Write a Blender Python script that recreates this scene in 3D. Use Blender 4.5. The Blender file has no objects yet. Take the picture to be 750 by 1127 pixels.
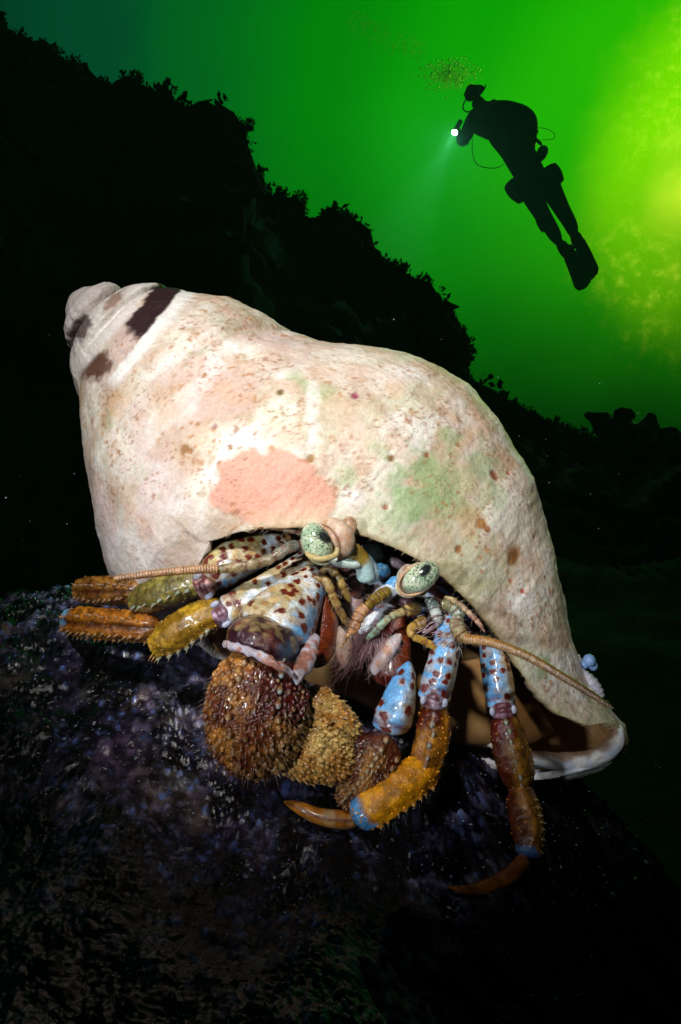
import bpy, math, random
import numpy as np
from mathutils import Vector

rng = np.random.default_rng(7)
random.seed(7)
sc = bpy.context.scene
C = sc.collection

# ------------------------------------------------------------------ camera
F = 976.0                      # focal length in photo pixels (750 x 1127 frame)
U = 0.10 / F                   # metres per unit in the crab's surroundings: 1 px at 10 cm
cd = bpy.data.cameras.new('camera'); cam = bpy.data.objects.new('camera', cd); C.objects.link(cam)
cam.location = (0, 0, 0); cam.rotation_euler = (math.radians(90), 0, 0)
cd.sensor_fit = 'VERTICAL'; cd.angle = 2 * math.atan(1127 / 2 / F)
cd.clip_start = 0.002; cd.clip_end = 400
sc.camera = cam
sc.view_settings.view_transform = 'Standard'; sc.view_settings.look = 'None'
sc.view_settings.exposure = 0; sc.view_settings.gamma = 1
sc.cycles.max_bounces = 6; sc.cycles.volume_bounces = 0
sc.cycles.use_denoising = True

w = bpy.data.worlds.new('World'); sc.world = w; w.use_nodes = True

def lamp(name, loc, target, power, size_deg, blend, radius, color):
    l = bpy.data.lights.new(name, 'SPOT'); l.energy = power; l.spot_size = math.radians(size_deg)
    l.spot_blend = blend; l.shadow_soft_size = radius; l.color = color
    o = bpy.data.objects.new(name, l); C.objects.link(o); o.location = loc
    o.rotation_euler = (Vector(target) - Vector(loc)).to_track_quat('-Z', 'Y').to_euler()
    return o
# the photographer's two strobes, beside and above the housing
lamp('strobe', (-0.045, -0.150, 0.170), (-0.004, 0.100, 0.013), 4.7, 18.5, 1.0, 0.009, (1.0, 0.96, 0.90))
lamp('strobe', (-0.130, -0.110, 0.015), (0.006, 0.094, 0.004), 1.7, 20, 1.0, 0.009, (0.84, 0.92, 1.0))

# the sun, seen through green water as the glow at the right
sl = bpy.data.lights.new('sun', 'SUN'); sl.energy = 0.2; sl.angle = math.radians(20); sl.color = (.22, 1.0, .03)
so = bpy.data.objects.new('sun', sl); C.objects.link(so)
so.rotation_euler = Vector((-390, -976, -348)).to_track_quat('-Z', 'Y').to_euler()

# ------------------------------------------------------------------ the open water all round: glow toward the sun, dark toward the deep
def build_water():
    nt = w.node_tree; N = nt.nodes; Lk = nt.links; em = N['Background']
    def math_(op, a, b_=None, c=None, clamp=False):
        q = N.new('ShaderNodeMath'); q.operation = op; q.use_clamp = clamp
        for k, v in enumerate((a, b_, c)):
            if v is None: continue
            if isinstance(v, (int, float)): q.inputs[k].default_value = v
            else: Lk.new(v, q.inputs[k])
        return q.outputs[0]
    tc = N.new('ShaderNodeTexCoord'); nm = N.new('ShaderNodeVectorMath'); nm.operation = 'NORMALIZE'; Lk.new(tc.outputs['Generated'], nm.inputs[0])
    # gentle warping of the direction so the light is broken by the water
    nz = N.new('ShaderNodeTexNoise'); nz.inputs['Scale'].default_value = 3.2; nz.inputs['Detail'].default_value = 5; nz.inputs['Roughness'].default_value = .55
    Lk.new(nm.outputs[0], nz.inputs['Vector'])
    sb = N.new('ShaderNodeVectorMath'); sb.operation = 'SUBTRACT'; Lk.new(nz.outputs['Color'], sb.inputs[0]); sb.inputs[1].default_value = (.5, .5, .5)
    ms = N.new('ShaderNodeVectorMath'); ms.operation = 'SCALE'; Lk.new(sb.outputs[0], ms.inputs[0]); ms.inputs['Scale'].default_value = .13
    ad = N.new('ShaderNodeVectorMath'); ad.operation = 'ADD'; Lk.new(nm.outputs[0], ad.inputs[0]); Lk.new(ms.outputs[0], ad.inputs[1])
    n2 = N.new('ShaderNodeVectorMath'); n2.operation = 'NORMALIZE'; Lk.new(ad.outputs[0], n2.inputs[0])
    def lobe(px, py, src):
        g = np.array([px - 375, F, 563.5 - py]); g = g / np.linalg.norm(g)
        d = N.new('ShaderNodeVectorMath'); d.operation = 'DOT_PRODUCT'; Lk.new(src.outputs[0], d.inputs[0]); d.inputs[1].default_value = tuple(g)
        return d.outputs['Value']
    sx = N.new('ShaderNodeSeparateXYZ'); Lk.new(n2.outputs[0], sx.inputs[0])
    d1 = lobe(765, 215, n2)           # the sun's glow in the water
    ang = math_('ARCCOSINE', math_('MINIMUM', d1, 1.0))
    for (x_, y_, o_) in ((748, 60, .075), (752, 140, .03), (765, 300, .035), (640, 20, .17)):
        ang = math_('SMOOTH_MIN', ang, math_('ADD', math_('ARCCOSINE', math_('MINIMUM', lobe(x_, y_, n2), 1.0)), o_), .05)
    ang = math_('MAXIMUM', ang, 0.0)
    cr = N.new('ShaderNodeValToRGB'); cr.color_ramp.interpolation = 'EASE'
    st = [(0, (.75, 1.3, .03)), (.06, (.24, .92, .0)), (.15, (.018, .52, .0)), (.25, (.003, .38, .0)), (.38, (.0, .24, .001)), (.50, (.0, .13, .012)), (.60, (.0, .065, .022)), (.80, (.0, .022, .010)), (1.0, (0, .004, .003))]
    e = cr.color_ramp.elements; e[0].position, e[1].position = 0, 1
    e[0].color = (*st[0][1], 1); e[1].color = (*st[-1][1], 1)
    for p, c in st[1:-1]: q = e.new(p); q.color = (*c, 1)
    Lk.new(ang, cr.inputs[0])
    # darker toward the deep
    ez = N.new('ShaderNodeMapRange'); ez.interpolation_type = 'SMOOTHSTEP'; ez.inputs[1].default_value = .04; ez.inputs[2].default_value = .43; ez.inputs[3].default_value = .06; ez.inputs[4].default_value = 1.0
    Lk.new(sx.outputs['Z'], ez.inputs[0])
    # fine glitter of broken sunlight, only where the glow is
    gl = N.new('ShaderNodeTexNoise'); gl.inputs['Scale'].default_value = 70; gl.inputs['Detail'].default_value = 6; gl.inputs['Roughness'].default_value = .7
    Lk.new(nm.outputs[0], gl.inputs['Vector'])
    gm = N.new('ShaderNodeTexNoise'); gm.inputs['Scale'].default_value = 9; gm.inputs['Detail'].default_value = 3
    Lk.new(nm.outputs[0], gm.inputs['Vector'])
    gr = N.new('ShaderNodeMapRange'); gr.inputs[1].default_value = .5; gr.inputs[2].default_value = .78; gr.inputs[3].default_value = 0; gr.inputs[4].default_value = 1.0; Lk.new(gl.outputs[0], gr.inputs[0])
    g3 = N.new('ShaderNodeMapRange'); g3.interpolation_type = 'SMOOTHSTEP'; g3.inputs[1].default_value = .17; g3.inputs[2].default_value = .02; g3.inputs[3].default_value = 0; g3.inputs[4].default_value = 1; Lk.new(ang, g3.inputs[0])
    g4 = N.new('ShaderNodeMapRange'); g4.inputs[1].default_value = .4; g4.inputs[2].default_value = .65; Lk.new(gm.outputs[0], g4.inputs[0])
    glit = math_('MULTIPLY', math_('MULTIPLY', gr.outputs[0], g3.outputs[0]), g4.outputs[0])
    sc1 = N.new('ShaderNodeVectorMath'); sc1.operation = 'SCALE'; Lk.new(cr.outputs[0], sc1.inputs[0]); Lk.new(ez.outputs[0], sc1.inputs['Scale'])
    gc = N.new('ShaderNodeVectorMath'); gc.operation = 'SCALE'; gc.inputs[0].default_value = (.45, .42, .03); Lk.new(glit, gc.inputs['Scale'])
    sm = N.new('ShaderNodeVectorMath'); sm.operation = 'ADD'; Lk.new(sc1.outputs[0], sm.inputs[0]); Lk.new(gc.outputs[0], sm.inputs[1])
    Lk.new(sm.outputs[0], em.inputs['Color']); em.inputs['Strength'].default_value = 1.08
build_water()

# ------------------------------------------------------------------ numpy noise
def _h(ix, iy, iz, s):
    n = (ix * 73856093) ^ (iy * 19349663) ^ (iz * 83492791) ^ (s * 2654435761 & 0x7fffffff)
    n = (n ^ (n >> 13)) * 1274126177 & 0x7fffffff
    n = (n ^ (n >> 16)) & 0xffffff
    return n / float(0xffffff)
def vnoise(P, s=0):
    P = np.asarray(P, float); I = np.floor(P).astype(np.int64); f = P - I; f = f * f * (3 - 2 * f)
    r = 0
    for dx in (0, 1):
        for dy in (0, 1):
            for dz in (0, 1):
                wgt = (f[..., 0] if dx else 1 - f[..., 0]) * (f[..., 1] if dy else 1 - f[..., 1]) * (f[..., 2] if dz else 1 - f[..., 2])
                r = r + wgt * _h(I[..., 0] + dx, I[..., 1] + dy, I[..., 2] + dz, s)
    return r
def fbm(P, scale, oct=4, s=0):
    P = np.asarray(P, float) / scale; a = 1; t = 0; n = 0
    for k in range(oct):
        t = t + a * vnoise(P * 2 ** k + 17.3 * k, s + k); n += a; a *= .5
    return t / n
def worley2(x, y, s=0, jit=.8):
    ix = np.floor(x).astype(np.int64); iy = np.floor(y).astype(np.int64)
    d1 = np.full(x.shape, 9.); d2 = np.full(x.shape, 9.); idv = np.zeros(x.shape)
    for dx in (-1, 0, 1):
        for dy in (-1, 0, 1):
            cx = ix + dx; cy = iy + dy; z = np.zeros_like(cx)
            px = cx + .5 + jit * (_h(cx, cy, z, s) - .5); py = cy + .5 + jit * (_h(cx, cy, z, s + 5) - .5)
            d = np.hypot(x - px, y - py); v = _h(cx, cy, z, s + 9)
            m = d < d1
            d2 = np.where(m, d1, np.minimum(d2, d)); idv = np.where(m, v, idv); d1 = np.where(m, d, d1)
    return d1, d2, idv
def sst(a, b, x):
    t = np.clip((x - a) / (b - a), 0, 1); return t * t * (3 - 2 * t)
def mix(a, b, m):
    a = np.asarray(a, float); b = np.asarray(b, float); m = np.asarray(m)[..., None]
    return a * (1 - m) + b * m

# ------------------------------------------------------------------ placing
def at(px, py, D):
    """photo pixel + distance (units) -> point in units, camera at the origin looking along +Y"""
    return np.array([(px - 375) * D / F, D, (563.5 - py) * D / F])
def tag(o, label=None, cat=None, group=None, kind=None):
    if label: o['label'] = label
    if cat: o['category'] = cat
    if group: o['group'] = group
    if kind: o['kind'] = kind
    return o
def root(name, base, scale, label, cat, group=None):
    """an Empty at the thing's base; children hold vertices in units relative to it"""
    o = bpy.data.objects.new(name, None); C.objects.link(o)
    o.location = Vector([float(v) * scale for v in base]); o.scale = (scale,) * 3; o.empty_display_size = 20
    o['_b'] = [float(v) for v in base]
    return tag(o, label, cat, group)
def rootbase(o):
    while '_b' not in o: o = o.parent
    return np.array(o['_b'])
def group_part(name, parent):
    o = bpy.data.objects.new(name, None); C.objects.link(o); o.parent = parent; return o
def mk(name, V, Fc, mat, parent=None, col=None, kind=None, smooth=True, scale=None, mats=None):
    V = np.asarray(V, float).reshape(-1, 3)
    if parent is not None: V = V - rootbase(parent)
    me = bpy.data.meshes.new(name)
    if isinstance(Fc, np.ndarray):
        nf, k = Fc.shape
        me.vertices.add(len(V)); me.vertices.foreach_set('co', V.ravel())
        me.loops.add(nf * k); me.loops.foreach_set('vertex_index', Fc.ravel().astype(np.int32))
        me.polygons.add(nf); me.polygons.foreach_set('loop_start', np.arange(0, nf * k, k, dtype=np.int32))
        me.update(calc_edges=True); me.validate()
    else:
        me.from_pydata(V.tolist(), [], Fc)
    if col is not None:
        c = np.asarray(col, float).reshape(-1, 3); a = me.color_attributes.new('Col', 'FLOAT_COLOR', 'POINT')
        if len(c) == len(me.vertices):
            a.data.foreach_set('color', np.c_[c, np.ones(len(c))].ravel())
    if smooth: me.polygons.foreach_set('use_smooth', [True] * len(me.polygons))
    for m_ in (mats or [mat]): me.materials.append(m_)
    o = bpy.data.objects.new(name, me); C.objects.link(o)
    if parent is not None: o.parent = parent
    if scale: o.scale = (scale,) * 3
    if kind: o['kind'] = kind
    return o
def gridfaces(n, m, wrap=True):
    i = np.arange(n - 1)[:, None]; j = np.arange(m if wrap else m - 1)[None]; j2 = (j + 1) % m
    return np.stack([i * m + j, i * m + j2, (i + 1) * m + j2, (i + 1) * m + j], -1).reshape(-1, 4)
def catmull(P, n, ts=None):
    P = np.asarray(P, float); K = len(P)
    if K == 2:
        u = (np.linspace(0, 1, n) if ts is None else ts)[:, None]; return P[0] * (1 - u) + P[1] * u
    Q = np.vstack([2 * P[0] - P[1], P, 2 * P[-1] - P[-2]])
    u = (np.linspace(0, 1, n) if ts is None else ts) * (K - 1); i = np.clip(u.astype(int), 0, K - 2); f = (u - i)[:, None]
    a, b, c, d = Q[i], Q[i + 1], Q[i + 2], Q[i + 3]
    return .5 * (2 * b + (c - a) * f + (2 * a - 5 * b + 4 * c - d) * f * f + (3 * b - a - 3 * c + d) * f ** 3)
class Limb: pass
def sweep(pts, n=60, m=40, cap=(.12, .12), flat=1.0, ref=(0, -1, 0), disp=None, raw=False):
    """tube through (px, py, D, radius px); flat scales the thickness toward the viewer"""
    P = np.asarray(pts, float)
    if not raw: P = np.array([[*at(a, b, c), d * c / F] for a, b, c, d in P])
    ts = (1 - np.cos(np.linspace(0, np.pi, n))) / 2 * .55 + np.linspace(0, 1, n) * .45
    q = catmull(P, n, ts); c = q[:, :3]; r = np.maximum(q[:, 3], .02)
    seg = np.r_[0, np.cumsum(np.linalg.norm(np.diff(c, axis=0), axis=1))]; L = seg[-1]; t = seg / L
    k = np.ones(n)
    if cap[0] > 0: k = np.where(t < cap[0], np.sqrt(np.clip(1 - (1 - t / cap[0]) ** 2, 0, 1)), k)
    if cap[1] > 0: k = k * np.where(t > 1 - cap[1], np.sqrt(np.clip(1 - (1 - (1 - t) / cap[1]) ** 2, 0, 1)), 1)
    r = r * np.maximum(k, .01)
    T = np.gradient(c, axis=0); T /= np.linalg.norm(T, axis=1)[:, None]
    R = np.asarray(ref, float)[None]; N = R - (T * R).sum(1)[:, None] * T; N /= np.linalg.norm(N, axis=1)[:, None]
    B = np.cross(T, N); th = np.arange(m) / m * 2 * np.pi
    TT, TH = np.meshgrid(t, th, indexing='ij')
    dr = 0 if disp is None else disp(TT, TH, L, r[:, None])
    rr = r[:, None] + dr * np.minimum(1, k[:, None] * 1.5)
    D_ = np.cos(TH)[..., None] * N[:, None] * flat + np.sin(TH)[..., None] * B[:, None]
    V = c[:, None] + D_ * rr[..., None]
    l = Limb(); l.V = V; l.t = TT; l.th = TH; l.L = L; l.r = r; l.c = c; l.n = n; l.m = m; l.N = N; l.B = B; l.T = T; l.tt = t; l.flat = flat
    l.F = gridfaces(n, m)
    return l
def on(l, t, th, out=1.0):
    """surface point and normal of a limb at (t, angle)"""
    i = np.interp(t, l.tt, np.arange(l.n)); i0 = int(min(i, l.n - 2)); f = i - i0
    lr = lambda A: A[i0] * (1 - f) + A[i0 + 1] * f
    d = math.cos(th) * lr(l.N) * l.flat + math.sin(th) * lr(l.B)
    j = th / (2 * np.pi) * l.m; j0 = int(np.floor(j)); g = j - j0
    A = lr(l.V); p = A[j0 % l.m] * (1 - g) + A[(j0 + 1) % l.m] * g
    c = lr(l.c); p = c + (p - c) * out
    nn = d / (np.linalg.norm(d) + 1e-9); return p, nn, lr(l.T)

# blobs and spines collected in one mesh
ICO = None
def ico():
    global ICO
    if ICO is None:
        n, m = 6, 9; V = []
        for i in range(n):
            ph = math.pi * i / (n - 1)
            for j in range(m):
                a = 2 * math.pi * j / m; V.append((math.sin(ph) * math.cos(a), math.sin(ph) * math.sin(a), math.cos(ph)))
        ICO = (np.array(V), gridfaces(n, m))
    return ICO
class Bag:
    def __init__(s): s.V = []; s.F = []; s.C = []; s.n = 0
    def add(s, V, Fc, col):
        V = np.asarray(V).reshape(-1, 3); s.V.append(V); s.F.append(np.asarray(Fc) + s.n); s.n += len(V)
        col = np.asarray(col, float); s.C.append(np.broadcast_to(col.reshape(-1, 3) if col.ndim > 1 else col, (len(V), 3)))
    def bead(s, p, nrm, r, col, h=1.0, along=None, stretch=1.0):
        V, Fc = ico(); z = np.asarray(nrm, float); z = z / np.linalg.norm(z)
        x = np.cross(z, (0.3, .9, .2)) if along is None else np.asarray(along) - np.dot(along, z) * z
        x /= np.linalg.norm(x); y = np.cross(z, x)
        s.add(p + r * (V[:, :1] * x * stretch + V[:, 1:2] * y + V[:, 2:] * z * h), Fc, col)
    def scale_(s, p, nrm, along, r, c0, c1):
        V, Fc = ico(); z = np.asarray(nrm, float); z = z / np.linalg.norm(z); x = np.asarray(along) - np.dot(along, z) * z; x /= np.linalg.norm(x)
        x = x + z * .35; x /= np.linalg.norm(x); z = z - np.dot(z, x) * x; z /= np.linalg.norm(z); y = np.cross(z, x)
        s.add(p + r * (V[:, :1] * x * 1.3 + V[:, 1:2] * y * .9 + V[:, 2:] * z * .9), Fc, mix(c0, c1, sst(-.2, 1, V[:, 0])))
    def spine(s, p, d, L, r, col, k=4, bend=(0, 0, 0), tipcol=None):
        d = np.asarray(d, float); d = d / np.linalg.norm(d); x = np.cross(d, (.31, .2, .93)); x /= np.linalg.norm(x); y = np.cross(d, x)
        V = []; nr = 4
        for i in range(nr):
            f = i / (nr - 1); c = p + d * L * f + np.asarray(bend) * L * f * f
            for j in range(k):
                a = 2 * math.pi * j / k; V.append(c + (x * math.cos(a) + y * math.sin(a)) * r * (1 - f * .93))
        cc = np.asarray(col, float)
        if tipcol is not None:
            f = np.repeat(np.linspace(0, 1, nr), k); cc = mix(cc, tipcol, f)
        s.add(V, gridfaces(nr, k), cc)
    def limb(s, l, col): s.add(l.V.reshape(-1, 3), l.F, col)
    def build(s, name, mat, parent, kind=None, smooth=True):
        if not s.V: return None
        return mk(name, np.vstack(s.V), np.vstack(s.F), mat, parent, np.vstack(s.C), kind, smooth)

# ------------------------------------------------------------------ materials
def newmat(name):
    m = bpy.data.materials.new(name); m.use_nodes = True; nt = m.node_tree
    return m, nt, nt.nodes, nt.links, nt.nodes['Principled BSDF']
def nnoise(nt, scale, detail=4, rough=.6, src='Object'):
    tc = nt.nodes.new('ShaderNodeTexCoord'); n = nt.nodes.new('ShaderNodeTexNoise')
    n.inputs['Scale'].default_value = scale; n.inputs['Detail'].default_value = detail; n.inputs['Roughness'].default_value = rough
    nt.links.new(tc.outputs[src], n.inputs['Vector']); return n
def mat_attr(name, rough=.35, spec=.5, noise=.12, lo=.6, hi=1.25, bump=.25, bscale=.35, unit=U, coat=0, sss=0, fine=.28, cells=0):
    m, nt, N, Lk, b = newmat(name)
    at_ = N.new('ShaderNodeAttribute'); at_.attribute_name = 'Col'
    n1 = nnoise(nt, noise, 6); mr = N.new('ShaderNodeMapRange'); mr.inputs[1].default_value = .3; mr.inputs[2].default_value = .7
    mr.inputs[3].default_value = lo; mr.inputs[4].default_value = hi; Lk.new(n1.outputs[0], mr.inputs[0])
    vm = N.new('ShaderNodeVectorMath'); vm.operation = 'SCALE'; Lk.new(at_.outputs['Color'], vm.inputs[0])
    nf = nnoise(nt, .55, 4, .75); mf = N.new('ShaderNodeMapRange'); mf.inputs[1].default_value = .35; mf.inputs[2].default_value = .65
    mf.inputs[3].default_value = 1 - fine; mf.inputs[4].default_value = 1 + fine * .8; Lk.new(nf.outputs[0], mf.inputs[0])
    mm = N.new('ShaderNodeMath'); mm.operation = 'MULTIPLY'; Lk.new(mr.outputs[0], mm.inputs[0]); Lk.new(mf.outputs[0], mm.inputs[1]); Lk.new(mm.outputs[0], vm.inputs['Scale'])
    if cells:
        tc = N.new('ShaderNodeTexCoord'); vo = N.new('ShaderNodeTexVoronoi'); vo.inputs['Scale'].default_value = cells; Lk.new(tc.outputs['Object'], vo.inputs['Vector'])
    Lk.new(vm.outputs[0], b.inputs['Base Color'])
    b.inputs['Roughness'].default_value = rough; b.inputs['Specular IOR Level'].default_value = spec
    b.inputs['Coat Weight'].default_value = coat; b.inputs['Coat Roughness'].default_value = .15
    if sss:
        b.inputs['Subsurface Weight'].default_value = sss; b.inputs['Subsurface Radius'].default_value = (1, .5, .3); b.inputs['Subsurface Scale'].default_value = 6 * unit
    n2 = nnoise(nt, bscale, 5); bp = N.new('ShaderNodeBump'); bp.inputs['Strength'].default_value = bump; bp.inputs['Distance'].default_value = 2.5 * unit
    if cells:
        sb = N.new('ShaderNodeMath'); sb.operation = 'SUBTRACT'; Lk.new(n2.outputs[0], sb.inputs[0]); Lk.new(vo.outputs['Distance'], sb.inputs[1]); Lk.new(sb.outputs[0], bp.inputs['Height'])
    else: Lk.new(n2.outputs[0], bp.inputs['Height'])
    Lk.new(bp.outputs[0], b.inputs['Normal'])
    return m
def mat_flat(name, col, rough=.5, spec=.4, var=.3, nscale=.1, unit=U, bump=.2):
    m, nt, N, Lk, b = newmat(name); n1 = nnoise(nt, nscale, 5); cr = N.new('ShaderNodeValToRGB')
    c = np.array(col); cr.color_ramp.elements[0].position = .3; cr.color_ramp.elements[1].position = .7
    cr.color_ramp.elements[0].color = (*(c * (1 - var)), 1); cr.color_ramp.elements[1].color = (*np.minimum(c * (1 + var), 1), 1)
    Lk.new(n1.outputs[0], cr.inputs[0]); Lk.new(cr.outputs[0], b.inputs['Base Color'])
    b.inputs['Roughness'].default_value = rough; b.inputs['Specular IOR Level'].default_value = spec
    bp = N.new('ShaderNodeBump'); bp.inputs['Strength'].default_value = bump; bp.inputs['Distance'].default_value = 2 * unit
    Lk.new(n1.outputs[0], bp.inputs['Height']); Lk.new(bp.outputs[0], b.inputs['Normal'])
    return m
M_chitin = mat_attr('chitin', rough=.22, spec=.6, coat=.5, bump=.55, fine=.22, lo=.55, hi=1.35)
M_rough_chitin = mat_attr('granular_chitin', rough=.24, spec=.6, bump=.45, bscale=.5, lo=.5, hi=1.5, fine=.3, cells=.42, coat=.4)
M_soft = mat_attr('soft_tissue', rough=.4, spec=.5, lo=.8, hi=1.15, sss=.3, bump=.2)
M_eye = mat_attr('cornea', fine=.1, rough=.12, spec=.6, lo=.9, hi=1.1, bump=0.03, coat=.6)
M_seta = mat_attr('setae', rough=.4, spec=.5, bump=0)

# ================================================================== THE REEF
RIDGE = [(-900, -330), (-500, -170), (-250, -60), (-80, 5), (0, 42), (40, 44), (62, 58), (110, 88), (150, 84), (170, 108), (200, 116), (215, 134), (245, 136), (268, 150), (272, 180),
         (312, 212), (345, 234), (375, 236), (402, 266), (440, 298), (452, 320), (478, 330), (492, 358), (508, 388), (520, 416), (545, 438), (575, 458), (605, 468), (640, 472),
         (680, 478), (715, 482), (750, 496), (850, 520), (1100, 560), (1700, 600), (2600, 640)]
def reefdepth(px): return 300 + 60 * np.sin(px / 170.0) + 25 * np.sin(px / 47.0)     # cm
def build_reef():
    rx, ry = np.array(RIDGE, float).T
    px = np.r_[np.arange(-900, -60, 14), np.arange(-60, 820, 2.0), np.arange(820, 2600, 20)]
    py = np.interp(px, rx, ry)
    Dr = reefdepth(px)
    zr = (563.5 - py) * Dr / F                         # ridge height, cm
    vs = np.r_[np.linspace(0, .8, 50), np.linspace(.81, 1, 60), np.linspace(1.02, 2.2, 40), [2.6, 3.2, 3.7]]
    V = []
    for v in vs:
        if v <= 1:
            D = 45 + (Dr - 45) * v; z = -26 + (zr + 26) * (v ** 1.25)
        else:
            D = Dr * v; z = zr - (v - 1) * np.maximum(120, zr + 250) * .9
            z = np.maximum(z, -520 + 0 * z)
        V.append(np.stack([(px - 375) * D / F, D, z], -1))
    V = np.array(V)
    k = np.clip(V[..., 1:2] / 300, .1, 1)
    nz = fbm(V, 26, 5, 3) - .5; nf = fbm(V, 6, 3, 8) - .5
    amp = sst(60, 200, V[..., 1])
    V[..., 2] += amp * (nz * 26 + nf * 7)
    V[..., 1] += amp * ((fbm(V, 22, 4, 11) - .5) * 22 + (fbm(V, 5, 2, 13) - .5) * 5)
    V[..., 0] += amp * (fbm(V, 18, 4, 21) - .5) * 18
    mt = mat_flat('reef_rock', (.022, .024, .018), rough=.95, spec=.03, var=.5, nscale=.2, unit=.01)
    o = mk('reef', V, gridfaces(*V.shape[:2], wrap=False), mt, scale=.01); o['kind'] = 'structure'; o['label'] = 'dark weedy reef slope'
    # short weed covering the reef: small bushy tufts of many leaf faces
    Vt = []; Ft = []; n0 = 0
    def leaf(c, d, L, wd):
        nonlocal n0
        d = d / np.linalg.norm(d); s = np.cross(d, rng.normal(size=3)); s /= np.linalg.norm(s); nn = np.cross(d, s)
        b = rng.normal() * .25
        pts = [c, c + d * L * .45 + s * wd + nn * b * L, c + d * L + nn * b * 2 * L, c + d * L * .5 - s * wd * .8 + nn * b * L]
        Vt.extend(pts); Ft.append((n0, n0 + 1, n0 + 2, n0 + 3)); n0 += 4
    A = V
    rows = np.where((vs > .72) & (vs < 1.1))[0]; cols = np.where((px > -120) & (px < 860))[0]
    for _ in range(3200):
        i = rng.choice(rows); j = rng.choice(cols); c = A[i, j] + rng.normal(size=3) * .8
        big = rng.random() < .14; S = rng.uniform(1.5, 3.6) * (1.9 if big else 1)
        if A[i, j, 0] > 30 and not big: S *= .8
        up = np.array([rng.normal() * .35, rng.normal() * .35 - .2, 1.0])
        for _k in range(int(rng.integers(9, 18))):
            d = up * rng.uniform(.3, 1) + rng.normal(size=3) * .65
            leaf(c + rng.normal(size=3) * S * .22, d, S * rng.uniform(.3, .6), S * rng.uniform(.14, .26))
    # outcrop heads and knobs along the ridge
    for (x, y, r) in [(262, 138, 11), (275, 134, 6), (150, 84, 9), (112, 92, 10), (380, 240, 12), (440, 296, 12), (330, 216, 9), (20, 44, 12), (60, 56, 9), (480, 336, 9), (500, 372, 8)]:
        D = float(reefdepth(x)) - 3; c0 = at(x, y + 2, D); R = r * D / F
        for _k in range(260):
            d = rng.normal(size=3); d /= np.linalg.norm(d)
            leaf(c0 + d * R * rng.uniform(.3, .9), d + rng.normal(size=3) * .5, R * rng.uniform(.2, .5), R * rng.uniform(.07, .16))
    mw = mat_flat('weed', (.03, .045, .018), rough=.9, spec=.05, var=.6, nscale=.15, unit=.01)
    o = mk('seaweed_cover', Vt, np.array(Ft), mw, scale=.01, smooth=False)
    tag(o, 'short bushy seaweed covering the dark reef slope', None, None, 'stuff')
build_reef()

def kelp(base, blades, label):
    """broad wavy blades on a short stalk; blades: (base px, tip px, width px, D)"""
    r = root('kelp', at(*base), .01, label, 'seaweed', 'kelp on the reef crest')
    for (x0, y0, x1, y1, wd, D, holes) in blades:
        n, m = 26, 15; a = at(x0, y0, D); b = at(x1, y1, D + rng.uniform(-8, 8)); V = []; ax = b - a
        s = np.cross(ax, (0, 1, 0)); s /= np.linalg.norm(s)
        for i in range(n):
            f = i / (n - 1); wv = wd * D / F * (math.sin(math.pi * min(1, f * .93 + .04)) ** .6) * (1 + .25 * math.sin(f * 11 + x0))
            for j in range(m):
                g = j / (m - 1) * 2 - 1
                V.append(a + ax * f + s * wv * g + np.array([0, 1, 0]) * (wv * .35 * math.sin(f * 9 + g * 3) + wv * .3 * g * g) + np.array([0, 0, 1]) * wv * .13 * math.sin(f * 17) * g)
        o = mk('blade', V, gridfaces(n, m, False), M_kelp, r)
        sd = o.modifiers.new('t', 'SOLIDIFY'); sd.thickness = .25
    l = sweep([(base[0], base[1] + 14, base[2], 2.0), (base[0] + 3, base[1] + 4, base[2], 1.6), (base[0], base[1] - 4, base[2], 1.2)], 12, 8)
    mk('stalk', l.V, l.F, M_kelp, r)
M_kelp = mat_flat('kelp_blade', (.10, .13, .03), rough=.5, spec=.3, var=.5, nscale=.12, unit=.01)
kelp((676, 478, 230), [(704, 486, 644, 455, 11, 228, 0), (676, 486, 690, 449, 15, 232, 0), (692, 490, 664, 462, 12, 226, 0), (660, 486, 700, 468, 12, 235, 0)], 'broad wavy kelp with a pointed blade, left of the two on the reef crest')
kelp((722, 490, 236), [(712, 488, 718, 455, 12, 236, 0), (728, 496, 742, 470, 12, 238, 0), (722, 496, 758, 490, 14, 234, 0), (744, 504, 698, 474, 12, 240, 0)], 'rounded clump of kelp blades at the right edge of the reef crest')

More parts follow.
